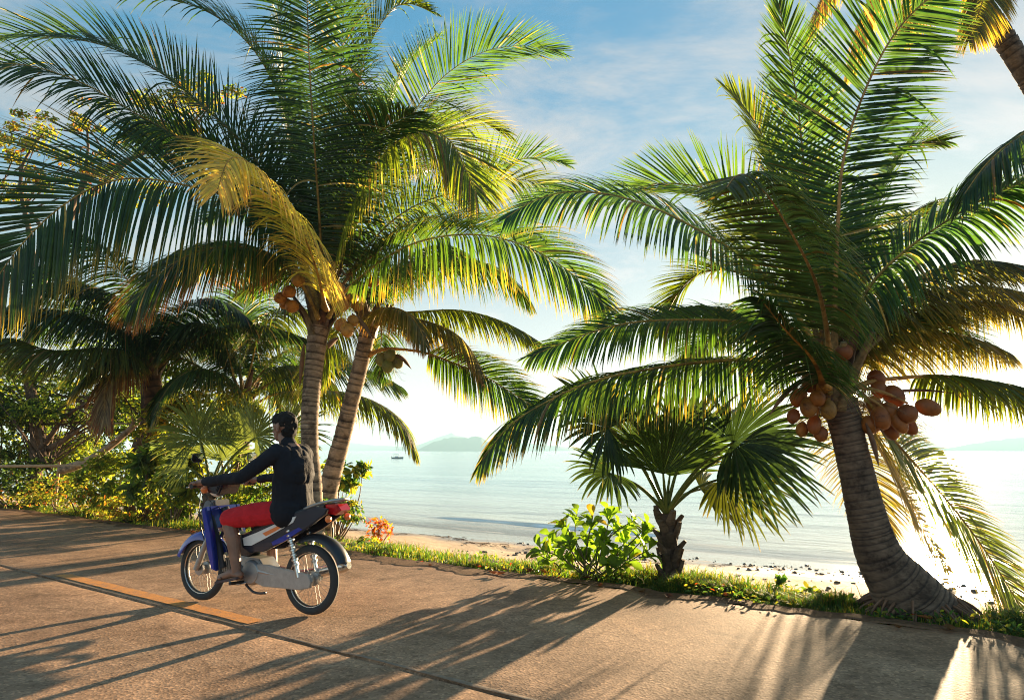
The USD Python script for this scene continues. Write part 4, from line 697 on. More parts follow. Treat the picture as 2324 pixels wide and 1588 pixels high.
sheath(palmI, LI, at(355, 1030, 13.6), None, .17, .2, .7, 76, n=9); sheath(palmI, LI, hI, None, .13, .25, .6, 77, n=8)
def FI(pts, **k): return frond(palmI, LI, W3(pts), **k)
FI([(345, 850, 13.7), (310, 780, 13.3), (234, 735, 12.8), (156, 712, 12.4), (78, 703, 12.1), (0, 708, 11.9), (-60, 730, 11.8)], L=1.0, n=96, droop=2.0, lift=.3, tone=DEEP * .9, tip=.1, seed=111, w=.052)
FI([(345, 850, 13.6), (300, 810, 13.0), (230, 790, 12.5), (160, 795, 12.1), (90, 790, 11.8), (20, 770, 11.6), (-30, 790, 11.5)], L=.9, n=96, droop=2.0, lift=.3, tone=LIME * .6, tip=.15, seed=112, w=.052)
FI([(342, 852, 13.6), (300, 835, 13.1), (260, 845, 12.8), (240, 885, 12.7), (238, 950, 12.65)], L=.75, n=84, droop=2.4, lift=.1, tone=np.array([.16, .10, .035]), tip=.5, tipc=RUST * .8, seed=113, w=.05, dry=.35, limp=.3, label="brown dying frond hanging down")
FI([(345, 848, 13.7), (330, 760, 13.4), (280, 690, 13.1), (200, 650, 12.9), (110, 650, 12.7), (30, 690, 12.6)], L=1.0, n=96, droop=1.9, lift=.3, tone=DEEP * .8, seed=114, w=.052)
FI([(345, 848, 13.7), (370, 760, 13.5), (420, 700, 13.4), (490, 680, 13.3), (560, 720, 13.2)], L=.9, n=90, droop=1.9, lift=.3, tone=DEEP * .8, seed=115, w=.052)
FI([(345, 850, 13.6), (290, 815, 13.2), (230, 830, 12.9), (180, 870, 12.8)], L=.8, n=84, droop=2.0, lift=.3, tone=LIME * .6, seed=116, w=.05, tip=.2)
filler(palmI, LI, hI, [(-20, 55, 3.8), (40, 50, 3.8), (-70, 45, 3.8), (90, 40, 3.4), (-120, 60, 3.6), (180, 70, 3.4)], 117, .95, DEEP * .9, n=84, droop=1.5, w=.05)
# ------------------------------------------------------------------ fan palms
def fan(palm, loc, head, hub, tip, face, R=None, spread=118, segs=44, droop=.35, tone=GREEN, seed=0, tipc=STRAW, pet=.016, cup=.18, fused=.52):
    """A palmate leaf: pleated segments joined near the hub, free and drooping towards their tips, on a stalk from the head."""
    r = np.random.default_rng(seed + 500)
    A = nrm(np.asarray(tip) - hub); R = np.linalg.norm(np.asarray(tip) - hub) if R is None else R
    fz = nrm(np.asarray(face, float)); fz = nrm(fz - A * (A @ fz)); Bx = np.cross(fz, A)
    ph = np.radians(np.linspace(-spread, spread, segs)) + r.normal(0, .012, segs)
    dphi = 2 * math.radians(spread) / (segs - 1)
    ln = R * (1 - .30 * (np.abs(ph) / math.radians(spread)) ** 2) * r.uniform(.86, 1.06, segs)
    d = np.cos(ph)[:, None] * A + np.sin(ph)[:, None] * Bx + fz * cup; d = unit(d)
    W = -np.sin(ph)[:, None] * A + np.cos(ph)[:, None] * Bx
    U = np.array([0, .1, .22, .34, .46, .58, .70, .82, .92, 1.0]); m = len(U)
    P = np.zeros((segs, m, 3)); p = np.tile(hub, (segs, 1)).astype(float); g = droop * r.uniform(.5, 1.6, segs); g[r.random(segs) < .12] += .9
    bend = r.normal(0, .10, (segs, 3))
    for i in range(m):
        if i: p = p + unit(d + (g * max(0, U[i] - .3) ** 1.3 * 2.2)[:, None] * [0, 0, -1] + bend * max(0, U[i] - .4)) * (ln * (U[i] - U[i - 1]))[:, None]
        P[:, i] = p
    rr = ln[:, None] * U[None]
    full = R * fused * math.tan(dphi / 2) * .98
    half = np.where(rr < R * fused, rr * math.tan(dphi / 2) * 1.0, full * np.clip((1 - U[None]) / (1 - fused), 0, 1) ** .55) + .0006
    fo = np.where(rr < R * fused, .55, .55)
    e = fz[None, None] * (half * fo)[..., None]; wv = W[:, None] * half[..., None]
    V = np.stack([P - wv + e, P - e * .4, P + wv + e], 2)
    base = np.arange(segs)[:, None, None] * (m * 3) + np.arange(m - 1)[None, :, None] * 3 + np.arange(2)[None, None, :]
    f = np.concatenate([np.stack([base, base + 1, base + 4], -1).reshape(-1, 3), np.stack([base, base + 4, base + 3], -1).reshape(-1, 3)])
    col = np.asarray(tone)[None, None, None] * r.uniform(.8, 1.2, (segs, 1, 1, 1)) * np.ones((segs, m, 3, 1))
    t = np.clip((U[None, :] - r.uniform(.86, 1.05, (segs, 1))) / .12, 0, 1)[..., None, None]
    col = col * (1 - t) + np.asarray(tipc) * t
    leaf = obj("fan_leaf", (V.reshape(-1, 3) - loc, f), "fan_leaf", palm, col=np.clip(col, .004, .9).reshape(-1, 3) if col.shape[-1] == 3 else None)
    q = spline([head, (head + hub) / 2 + np.array([0, 0, .10 * np.linalg.norm(hub - head)]), hub], 16)
    v, ff = tube(q - loc, np.linspace(pet * 1.5, pet * .7, 16), 6)
    obj("stalk", (v, ff), "petiole_look", leaf, smooth=True, col=np.tile([.10, .125, .025], (len(v), 1)))
    return leaf
def boots(palm, loc, pts, r0, seed, n=26):
    """A short trunk wrapped in cut leaf bases."""
    r = np.random.default_rng(seed); C = spline(pts, 40); A = np.linspace(0, 1, 40)
    v, f = tube(C - loc, np.full(40, r0), 14); n2 = meshkit.fbm(v * 14, 3, seed)[:, None]
    obj("trunk", (v, f), "palm_bark", palm, smooth=True, col=np.array([.075, .05, .035]) * (.5 + n2))
    for k in range(n):
        t = k / n; c = C[int(t * 39)]; a = k * 2.4; d = np.array([math.cos(a), math.sin(a), 0]); h = r.uniform(.09, .15)
        q = np.array([c + d * r0 * .8, c + d * r0 * 1.25 + [0, 0, h * .5], c + d * r0 * r.uniform(1.5, 2.0) + [0, 0, h * 1.1]]); q = spline(q, 5)
        vv, ff = tube(q - loc, [.03, .032, .028, .024, .020], 5, flat=(np.tile(np.cross(d, [0, 0, 1]), (5, 1)), 1.7))
        obj("boot", (vv, ff), "palm_bark", palm, col=np.tile(np.array([.10, .068, .045]) * r.uniform(.6, 1.4), (len(vv), 1)))
LD = np.array([at(1522, 1300, 7.35)[0], 7.35, 0]); LD[2] = ground_at(LD[0], LD[1]) - .05
palmD = thing("fan_palm", "young fan palm with dark stubbly trunk beside the bright green shrub on the verge", "fan palm", None, LD)
hD = at(1512, 1165, 7.35)
boots(palmD, LD, [LD, at(1520, 1250, 7.35), hD], .085, 3)
def FD(hub, tip, face, **k): fan(palmD, LD, hD, at(*hub), at(*tip), np.asarray(face, float), **k)
DK = np.array([.030, .062, .020]); MD = np.array([.045, .085, .022])
FD((1381, 972, 6.9), (1275, 905, 6.7), (.25, -.8, .55), spread=128, segs=38, tone=DK, seed=1, R=.80)
FD((1505, 1075, 7.2), (1505, 868, 7.1), (.05, -1, .25), spread=74, segs=32, tone=MD, seed=2, R=1.02, droop=.10, cup=.25)
FD((1664, 1003, 6.8), (1800, 960, 6.7), (-.35, -.6, .75), spread=125, segs=40, tone=DK * .9, seed=3, R=1.0, droop=.35)
FD((1672, 1020, 6.9), (1800, 1110, 6.7), (-.1, -.7, .7), spread=80, segs=30, tone=DK, seed=10, R=.98, droop=.35)
FD((1384, 1074, 7.1), (1300, 1090, 6.9), (.1, -.7, .7), spread=130, segs=34, tone=MD, seed=4, R=.55, droop=.5)
FD((1640, 1085, 7.3), (1760, 1180, 7.1), (-.1, -.6, .75), spread=95, segs=36, tone=LIME * .6, seed=5, R=.85, droop=.35)
FD((1560, 1010, 7.6), (1610, 890, 7.7), (-.2, -.9, .3), spread=85, segs=32, tone=MD * 1.1, seed=6, R=.80, droop=.15)
FD((1450, 1010, 7.6), (1410, 900, 7.7), (.2, -.9, .3), spread=85, segs=32, tone=MD, seed=7, R=.80, droop=.15)
FD((1590, 1110, 7.7), (1690, 1160, 8.0), (0, -.6, .8), spread=100, segs=32, tone=LIME * .6, seed=8, R=.75, droop=.4)
FD((1520, 1080, 7.5), (1540, 930, 7.9), (0, -.8, .6), spread=70, segs=30, tone=MD, seed=9, R=.85, droop=.1)

LF = np.array([at(475, 1160, 11.9)[0], 11.9, 0]); LF[2] = ground_at(LF[0], LF[1]) - .05
palmF = thing("fan_palm", "sunlit pale green fan palm in the bushes in front of the rider", "fan palm", None, LF)
hF = at(478, 1110, 11.9); boots(palmF, LF, [LF, hF], .09, 4, 14)
def FF(hub, tip, face, **k): fan(palmF, LF, hF, at(*hub), at(*tip), np.asarray(face, float), pet=.02, **k)
PG = np.array([.15, .20, .06])
FF((453, 994, 11.6), (420, 905, 11.4), (.15, -.9, .4), spread=125, segs=44, tone=PG, seed=11, R=.92)
FF((500, 1045, 11.8), (505, 940, 11.7), (.1, -.95, .3), spread=80, segs=40, tone=PG * 1.1, seed=12, R=.88, droop=.15)
FF((578, 994, 11.6), (610, 930, 11.5), (-.2, -.9, .35), spread=130, segs=44, tone=PG * .9, seed=13, R=.82)
FF((650, 985, 12.1), (720, 975, 12.2), (-.1, -.9, .4), spread=90, segs=40, tone=PG, seed=14, R=.9)
FF((530, 1000, 12.2), (540, 915, 12.4), (0, -.9, .4), spread=95, segs=38, tone=PG * .9, seed=15, R=.85, droop=.2)
FF((425, 1060, 11.9), (360, 1070, 11.8), (.1, -.8, .6), spread=95, segs=34, tone=PG, seed=16, R=.6, droop=.5)
FF((545, 1070, 11.7), (610, 1095, 11.5), (0, -.7, .7), spread=95, segs=34, tone=PG, seed=17, R=.6, droop=.5)

# ------------------------------------------------------------------ leafy plants and trees
def leaf_cloud(P, up, size, r, aspect=.5, fold=.25, cols=(GREEN,), w=None, jit=.25):
    """Leaves at P, roughly facing up (a direction each): six-cornered folded blades."""
    k = len(P); up = unit(up + r.normal(0, .55, (k, 3))); a = r.normal(0, 1, (k, 3)); a = unit(a - up * (a * up).sum(1, keepdims=True)); b = np.cross(up, a)
    L = size * r.uniform(.6, 1.25, k); H = L * aspect * .5
    c = lambda x, y, z: P + a * (x * L)[:, None] + b * (y * H)[:, None] + up * (z * H)[:, None]
    V = np.stack([c(0, 0, 0), c(.35, .85, fold), c(.72, .75, fold), c(1, 0, -.35), c(.72, -.75, fold), c(.35, -.85, fold)], 1)
    f = np.array([[0, 1, 2], [0, 2, 3], [0, 3, 4], [0, 4, 5]])[None] + np.arange(k)[:, None, None] * 6
    pal = np.array(cols); col = pal[r.choice(len(pal), k, p=w)] * r.uniform(1 - jit, 1 + jit, (k, 1)) * (1 + r.normal(0, .05, (k, 3)))
    return V.reshape(-1, 3), f.reshape(-1, 3), np.repeat(np.clip(col, .004, .9)[:, None], 6, 1).reshape(-1, 3)
def clumps(c, rad, nc, nl, r, spread=.33, flat=1.0, low=-1.0):
    """Leaf places in clumps through an egg-shaped volume, with gaps between the clumps."""
    d = unit(r.normal(0, 1, (nc * 3, 3))); d = d[d[:, 2] > low][:nc]; nc = len(d)
    cc = np.asarray(c) + d * np.asarray(rad) * (r.uniform(.35, 1.0, (nc, 1)) ** .6)
    k = r.choice(nc, nl); s = np.asarray(rad) * spread * r.uniform(.6, 1.3, (nc, 1))
    o = unit(r.normal(0, 1, (nl, 3))) * r.uniform(0, 1, (nl, 1)) ** .45
    P = cc[k] + o * s[k] * [1, 1, flat]
    up = unit((P - np.asarray(c)) / np.asarray(rad) * .6 + o * .5 + [0, 0, .55])
    return P, up, cc
def shrub(label, c, rad, nl, size, cols, seed, group="shrubs along the left roadside", cat="shrub", name="shrub", w=None, nc=None, stems=7, aspect=.5, stemc=(.14, .09, .05), spread=.36):
    r = np.random.default_rng(seed); c = np.asarray(c, float); base = np.array([c[0], c[1], ground_at(c[0], c[1]) - .03]); rad = np.asarray(rad, float)
    t = thing(name, label, cat, group, base)
    P, up, cc = clumps(c, rad, nc or max(8, nl // 90), nl, r, spread)
    gz = ground_at(P[:, 0], P[:, 1]); keep = P[:, 2] > gz + .01; P, up = P[keep], up[keep]
    v, f, col = leaf_cloud(P, up, size, r, aspect, cols=cols, w=w)
    obj("foliage", (v - base, f), "soft_leaf", t, col=col)
    sv = []
    for q in cc[:stems]:
        mid = base + (q - base) * .5 + r.normal(0, .08, 3) * rad
        tv, tf = tube(spline([base + r.normal(0, .04, 3) * [1, 1, 0], mid, q], 7) - base, np.linspace(.014, .004, 7) * (1 + rad[2]), 5)
        obj("stem", (tv, tf), "petiole_look", t, smooth=True, col=np.tile(stemc, (len(tv), 1)))
    return t
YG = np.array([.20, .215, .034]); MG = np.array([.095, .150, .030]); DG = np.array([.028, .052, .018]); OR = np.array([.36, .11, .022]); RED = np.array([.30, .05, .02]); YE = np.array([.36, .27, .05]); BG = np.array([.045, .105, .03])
def gp(px, py, d): p = at(px, py, d); return p
sh = [
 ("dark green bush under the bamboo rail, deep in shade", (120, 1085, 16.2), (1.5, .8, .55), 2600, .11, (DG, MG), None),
 ("low yellow-green bush sprinkled with orange leaves at the road's left end", (30, 1118, 16.6), (1.5, .7, .42), 2200, .08, (YG, MG, OR), (.5, .35, .15)),
 ("yellowing feathery bush with red-orange flowers by the road edge", (175, 1130, 14.6), (1.35, .6, .42), 2400, .075, (YG, MG, OR, YE), (.5, .28, .1, .12)),
 ("pale green bush with long bright leaves in front of the leaning dark trunk", (255, 1090, 14.2), (.85, .6, .62), 1700, .13, (YG, MG), None),
 ("low weeds of yellow leaves between the road and the brown palm trunk", (300, 1150, 13.2), (1.0, .45, .28), 1500, .07, (YG, YE, MG, OR), (.4, .25, .25, .1)),
 ("broad-leaved pale plant left of the brown palm trunk", (322, 1085, 13.2), (.35, .3, .62), 260, .26, (np.array([.11, .16, .07]), MG), None),
 ("broad-leaved pale plant between the brown trunk and the fan palm", (402, 1085, 12.6), (.42, .35, .48), 260, .26, (np.array([.12, .17, .06]), YG), None),
 ("climber with yellow and orange leaves hung over the brown palm trunk", (392, 985, 13.2), (.55, .4, .85), 1500, .13, (YG, MG, YE, OR), (.5, .25, .17, .08)),
 ("bright leafy creeper over the thicket above the fan palm", (520, 915, 13.6), (.9, .5, .5), 1600, .11, (YG, MG, YE), (.55, .3, .15)),
 ("yellow-green bush behind the fan palm", (440, 1120, 12.9), (.9, .5, .4), 1500, .10, (YG, MG), None),
 ("sunlit low bush framed by the rider's arms and the bike", (565, 1120, 12.0), (.75, .4, .28), 1200, .085, (YG, MG, BG), None),
 ("leafy plant with drooping lobed leaves around the pale leaning trunk", (770, 1078, 11.9), (.50, .4, .24), 420, .15, (BG, YG), None),
 ("small plant with yellow-edged leaves at the leaning trunk's foot", (765, 1158, 10.9), (.42, .35, .22), 520, .085, (BG, YG, YE), (.5, .35, .15)),
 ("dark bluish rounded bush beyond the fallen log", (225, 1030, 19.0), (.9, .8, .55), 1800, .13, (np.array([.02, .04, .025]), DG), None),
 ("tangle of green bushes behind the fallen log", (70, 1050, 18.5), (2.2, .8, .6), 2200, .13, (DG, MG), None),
 ("yellow-green bush seen through the branches left of the gap to the sea", (150, 1010, 18.0), (.9, .8, .55), 1500, .12, (YG, MG), None),
 ("bright bushy tree top behind the two tall trunks", (650, 850, 16.5), (1.3, .8, .7), 1300, .13, (YG, MG), None),
 ("mid green bush under the fan palm's right leaves", (620, 1075, 13.2), (1.1, .6, .55), 1500, .11, (YG, MG), None),
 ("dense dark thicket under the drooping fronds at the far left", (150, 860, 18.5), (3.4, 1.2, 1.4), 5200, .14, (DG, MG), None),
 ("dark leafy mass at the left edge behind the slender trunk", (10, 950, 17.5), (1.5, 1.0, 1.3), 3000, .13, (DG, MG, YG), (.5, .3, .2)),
]
for k, (lab, c, rad, nl, size, cols, w) in enumerate(sh):
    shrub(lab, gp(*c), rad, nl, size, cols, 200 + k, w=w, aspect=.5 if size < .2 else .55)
# the red-leaved seedling on the sand
shrub("small shrub with orange-red leaves standing on the sand behind the bike's tail", gp(862, 1215, 11.0), (.26, .22, .28), 300, .085, (RED, OR, YE, YG), 260, group=None, w=(.4, .3, .15, .15), nc=14, aspect=.42, stemc=(.25, .08, .03), spread=.3)
for k, (px, py, d, lab) in enumerate([(1830, 1352, 6.75, "small sprouting seedling between the fan palm and the bowed trunk"), (1925, 1372, 6.45, "low broad-leaved seedling beside the bowed trunk's foot"), (1765, 1345, 6.9, "pale yellow-green seedling in the verge grass right of the fan palm"), (830, 1232, 10.4, "yellow-green tuft plant on the verge behind the bike"), (1095, 1268, 9.3, "grassy seedling on the verge before the sand, left of the bright green shrub")]):
    shrub(lab, gp(px, py, d), (.14, .12, .10), 46, .10, (BG, YG), 270 + k, group=None, cat="seedling", name="seedling", nc=5, stems=3, stemc=(.10, .13, .03))

# the bright green shrub with paddle leaves: every leaf its own piece
def paddle(base, d, up, L, W, r):
    d = nrm(d); s = nrm(np.cross(d, up)); n = np.cross(s, d)
    xs = np.array([0, .18, .42, .66, .86, 1.0]); wd = np.array([.06, .22, .62, .98, .82, .12]) * W / 2; bend = -np.array([0, .0, .03, .09, .18, .28]) * L * r.uniform(.2, 1.2)
    P = base + d * (xs * L)[:, None] + n * bend[:, None]
    V = np.stack([P - s * wd[:, None] + n * (wd * .30)[:, None], P, P + s * wd[:, None] + n * (wd * .30)[:, None]], 1).reshape(-1, 3)
    f = []
    for i in range(5):
        for j in range(2): a = i * 3 + j; f += [[a, a + 1, a + 4], [a, a + 4, a + 3]]
    return V, np.array(f)
r = np.random.default_rng(77)
LE = np.array([at(1345, 1300, 7.35)[0], 7.35, 0]); LE[2] = ground_at(LE[0], LE[1])
shrubE = thing("paddle_leaf_shrub", "bright green shrub with glossy paddle-shaped leaves left of the young fan palm", "shrub", None, LE)
ends = [(1250, 1215), (1275, 1180), (1310, 1165), (1345, 1175), (1385, 1160), (1290, 1225), (1330, 1210), (1370, 1205), (1405, 1190), (1440, 1180), (1470, 1190), (1465, 1215), (1425, 1220), (1395, 1240), (1350, 1245), (1310, 1255), (1265, 1250), (1228, 1245), (1440, 1250), (1230, 1262), (1380, 1265), (1330, 1275), (1475, 1245), (1285, 1275), (1420, 1270), (1360, 1225)]
for k, (px, py) in enumerate(ends):
    tip = at(px, py, 7.35 + r.uniform(-.30, .35)); q = spline([LE + r.normal(0, .10, 3) * [1.6, 1, 0], (LE + tip) / 2 + r.normal(0, .06, 3), tip], 9)
    v, f = tube(q - LE, np.linspace(.011, .005, 9), 5); obj("stem", (v, f), "petiole_look", shrubE, smooth=True, col=np.tile([.10, .10, .035], (len(v), 1)))
    ax = nrm(q[-1] - q[-3]); ax = nrm(ax + [0, 0, .4]); m = 11
    for j in range(m):
        a = j * 2.4 + r.uniform(-.3, .3); s = nrm(np.cross(ax, [math.cos(a), math.sin(a), .1])); el = r.uniform(.1, 1.0) if j < 7 else r.uniform(1.0, 2)
        L = r.uniform(.125, .20); V, F_ = paddle(tip - ax * .015 * j, s + ax * el, ax, L, L * r.uniform(.50, .60), r)
        c = np.array([.115, .20, .026]) * r.uniform(.7, 1.25) if r.random() > .06 else YE * .8
        obj("leaf", (V - LE, F_), "soft_leaf", shrubE, smooth=True, col=np.tile(c, (len(V), 1)))

# broadleaf trees on the left
def tree(label, base, limbs, crowns, seed, cols, w, size, bark=(.13, .085, .055), group=None, name="broadleaf_tree"):
    r = np.random.default_rng(seed); t = thing(name, label, "tree", group, base)
    for k, (pts, r0, r1) in enumerate(limbs):
        q = spline(pts, 26); v, f = tube(q - base, np.linspace(r0, r1, 26), 10 if k == 0 else 7)
        n = meshkit.fbm(v * 5, 3, seed + k)[:, None]; v = v + (n - .5) * r0 * .35
        obj("trunk" if k == 0 else "limb", (v, f), "tree_bark", t, smooth=True, col=np.clip(np.asarray(bark) * (.5 + n), .01, .9))
    Ps, us = [], []
    for c, rad, nc, nl in crowns:
        P, up, cc = clumps(c, rad, nc, nl, r, spread=.34, flat=.7); Ps.append(P); us.append(up)
        for q in cc:                                                 # twigs that carry the clumps
            j = r.integers(1, len(limbs)); src = spline(limbs[j][0], 26)[r.integers(12, 26)]
            if np.linalg.norm(src - q) < 2.2 * max(rad):
                tv, tf = tube(spline([src, (src + q) / 2 + r.normal(0, .12, 3), q], 7) - base, np.linspace(.022, .006, 7), 4, cap=False)
                obj("twig", (tv, tf), "tree_bark", t, smooth=True, col=np.tile(np.asarray(bark) * .8, (len(tv), 1)))
    v, f, col = leaf_cloud(np.vstack(Ps), np.vstack(us), size, r, .5, cols=cols, w=w)
    obj("crown", (v - base, f), "soft_leaf", t, col=col)
    return t
def gb(px, d): p = at(px, 1100, d); p[2] = ground_at(p[0], p[1]) - .05; return p
b = gb(78, 17.0)
tree("tall thin-crowned tree with yellowing leaves against the sky behind the upper left fronds", b,
     [([b, at(85, 1000, 17), at(76, 920, 17), at(64, 850, 17), at(80, 700, 17), at(140, 520, 17), at(210, 380, 17)], .17, .06),
      ([at(90, 660, 17), at(60, 500, 16.6), at(50, 380, 16.4), at(100, 300, 16.4)], .09, .02), ([at(140, 520, 17), at(230, 420, 17.4), at(330, 330, 17.4), at(400, 240, 17.4)], .09, .02), ([at(200, 400, 17), at(300, 360, 16.6), at(420, 290, 16.4), at(500, 210, 16.2)], .07, .02),
      ([at(180, 440, 17), at(200, 330, 17.2), at(190, 260, 17.3)], .06, .02), ([at(120, 560, 17), at(60, 470, 17.2), at(0, 420, 17.4)], .07, .02)],
     [(at(70, 310, 16.5), (.9, .8, .65), 12, 1000), (at(360, 260, 17), (1.3, .9, .8), 15, 1300), (at(470, 210, 16.6), (.9, .8, .6), 11, 800), (at(150, 380, 17), (1.5, .9, .7), 11, 800), (at(30, 420, 17), (.9, .7, .5), 8, 500), (at(350, 400, 17), (1.6, .9, .8), 12, 800), (at(210, 260, 17), (.8, .7, .5), 8, 420)], 301, (YG, YE * .7, MG, OR * .6), (.42, .2, .3, .08), .12)
b = gb(95, 16.6)
tree("spreading low tree with sunlit forked limbs and a dark dense crown over the bamboo rail", b,
     [([b, at(84, 1035, 16.6), at(105, 1003, 16.4), at(128, 970, 16.2), at(150, 940, 16)], .11, .04), ([at(88, 1030, 16.6), at(118, 1014, 16.4), at(150, 996, 16.2), at(186, 967, 16)], .10, .035), ([at(100, 1008, 16.5), at(90, 970, 16.8), at(60, 930, 17)], .08, .03), ([at(84, 1036, 16.6), at(100, 1058, 16.3), at(118, 1066, 16.1)], .05, .02), ([at(128, 970, 16.2), at(170, 930, 16.1), at(230, 900, 16)], .06, .02)],
     [(at(60, 880, 16.8), (2.0, 1.2, 1.0), 26, 3000), (at(200, 920, 16.2), (1.7, 1.0, .75), 22, 2400), (at(300, 900, 16), (1.2, .9, .75), 16, 1500), (at(20, 990, 17), (.9, .8, .7), 10, 900), (at(310, 965, 15.6), (.8, .6, .4), 8, 700)], 302, (DG, MG, YG), (.45, .37, .18), .12)
b = gb(310, 15.0)
tree("dark leaning trunk with shaggy bark beside the brown palm", b,
     [([b, at(300, 1075, 15), at(315, 1010, 14.9), at(332, 960, 14.8), at(350, 900, 14.8)], .17, .10), ([at(318, 1000, 14.9), at(345, 960, 14.7), at(365, 930, 14.6)], .07, .03), ([at(332, 960, 14.8), at(325, 890, 14.9), at(330, 830, 15)], .08, .03)],
     [(at(350, 850, 15), (1.3, .9, .9), 16, 1300)], 303, (DG, MG, YG), (.4, .35, .25), .12, bark=(.10, .065, .045))
r = np.random.default_rng(5)
p0, p1 = at(138, 1066, 15.0), at(326, 946, 15.2)
lg = thing("fallen_log", "bare pale fallen trunk slanting up from the bamboo rail to the thicket", "log", None, p0)
q = spline([p0, at(196, 1047, 14.9), at(247, 1014, 14.9), at(292, 977, 15), p1], 30); v, f = tube(q - p0, np.linspace(.10, .055, 30), 10); n = meshkit.fbm(v * 4, 3, 5)[:, None]
obj("trunk", (v + (n - .5) * .04, f), "tree_bark", lg, smooth=True, col=np.array([.34, .23, .15]) * (.55 + .9 * n))
for pts, a in (([at(250, 1012, 14.9), at(254, 1000, 14.8), at(262, 998, 14.7)], .035), ([at(300, 970, 15), at(300, 945, 15), at(296, 925, 15)], .025), ([at(305, 965, 15), at(270, 960, 15.1), at(235, 966, 15.2)], .022)):
    v, f = tube(spline(pts, 8) - p0, np.linspace(a, a * .5, 8), 7); obj("branch_stub", (v, f), "tree_bark", lg, smooth=True, col=np.tile([.26, .17, .11], (len(v), 1)))
p0, p1 = at(-60, 1058, 15.6), at(256, 1056, 14.6)
bm = thing("bamboo_rail", "long thin bamboo pole laid level as a rail in front of the left trees", "bamboo pole", None, p0)
q = np.linspace(p0, p1, 61); rad = .034 * (1 + .10 * (np.arange(61) % 6 == 0)); v, f = tube(q - p0, rad, 10); obj("pole", (v, f), "bamboo_look", bm, smooth=30)
for t in (.15, .62):
    c = p0 + (p1 - p0) * t; g0 = np.array([c[0], c[1] + .03, ground_at(c[0], c[1])]); v, f = tube(np.linspace(g0, c + [0, .04, .08], 8) - p0, np.full(8, .03), 7); obj("prop", (v, f), "bamboo_look", bm, smooth=30)

# ------------------------------------------------------------------ verge: grass, weeds, dead leaves; beach: pebbles and drift
def blades(N, S, hgt, r, cols, w, lean=.5, width=.006):
    k = len(N); xy = RN * N[:, None] + RD * S[:, None]; z = ground_at(xy[:, 0], xy[:, 1]); P = np.column_stack([xy, z - .01])
    a = r.uniform(0, 2 * PI, k); d = np.stack([np.cos(a), np.sin(a), 0 * a], 1); s = np.stack([-np.sin(a), np.cos(a), 0 * a], 1); ln = r.uniform(.1, 1, k)[:, None] * lean * hgt[:, None]
    up = np.array([0, 0, 1.0]) * hgt[:, None]; w2 = width * r.uniform(.6, 1.5, k)[:, None] * .5
    V = np.stack([P - s * w2, P + s * w2, P + up * .55 + d * ln * .35 + s * w2 * .9, P + up * .55 + d * ln * .35 - s * w2 * .9, P + up * (1 - .35 * lean) + d * ln], 1)
    f = np.array([[0, 1, 2], [0, 2, 3], [3, 2, 4]])[None] + np.arange(k)[:, None, None] * 5
    pal = np.array(cols); c = pal[r.choice(len(pal), k, p=w)] * r.uniform(.7, 1.3, (k, 1))
    return V.reshape(-1, 3), f.reshape(-1, 3), np.repeat(c[:, None], 5, 1).reshape(-1, 3)
r = np.random.default_rng(99)
k = 230000
S = r.uniform(-6.5, 20, k); S = np.where(r.random(k) < .55, r.uniform(-6.5, 4, k), S)
wid = .75 + .5 * meshkit.fbm(np.stack([S * .6, S * 0, S * 0], -1), 3, 8) + np.clip((S - 5) / 6, 0, 1) * 1.6
off = meshkit.fbm(np.stack([S * 2.2, S * 0 + 3, S * 0], -1), 4, 9) * .62 - .36
N = EDGE + off + np.abs(r.normal(0, .55, k)) * wid
patch = meshkit.fbm(np.stack([S * 1.5, N * 1.9, N * 0], -1), 4, 10)
keep = (r.random(k) < np.clip((patch - .33) * 5.5, 0.06, 1)) & (N > EDGE - .12) & (N < 8.6)
N, S, patch = N[keep], S[keep], patch[keep]
tall = meshkit.fbm(np.stack([S * 3, N * 3, N * 0 + 4], -1), 3, 12)
hgt = (.028 + .22 * np.clip(tall - .30, 0, 1) * r.uniform(.5, 1.6, len(N))) * np.clip(.45 + (N - EDGE) / .45, .4, 1.35)
GR = np.array([.050, .105, .022])
tag(obj("verge_grass", (lambda a: (a[0], a[1]))(B_ := blades(N, S, hgt, r, (GR, YG * .8, YE * .45, np.array([.13, .09, .045])), (.70, .19, .04, .07), lean=.9, width=.0065)), "soft_leaf", col=B_[2]), "uneven strip of short green grass along the far road edge", "grass", kind="stuff")
# broad little ground-cover leaves in the grass
k = 9000
S = np.where(r.random(k) < .5, r.uniform(-6, 4, k), r.uniform(-6, 20, k)); N = EDGE + .06 + np.abs(r.normal(0, .5, k)) * (.8 + np.clip((S - 5) / 6, 0, 1) * 1.4)
pt = meshkit.fbm(np.stack([S * 1.7, N * 2, N * 0 + 9], -1), 4, 14); keep = (pt > .50) & (N < 8.4); N, S = N[keep], S[keep]; xy = RN * N[:, None] + RD * S[:, None]
P = np.column_stack([xy, ground_at(xy[:, 0], xy[:, 1]) + r.uniform(.01, .09, len(N))])
v, f, c = leaf_cloud(P, np.tile([0, -.1, 1.0], (len(P), 1)), .05, r, .55, cols=(GR, YG, BG, YE * .8, RED * .7), w=(.35, .3, .22, .09, .04))
tag(obj("ground_cover", (v, f), "soft_leaf", col=c), "small creeping leaves mixed through the verge grass", "ground cover", kind="stuff")
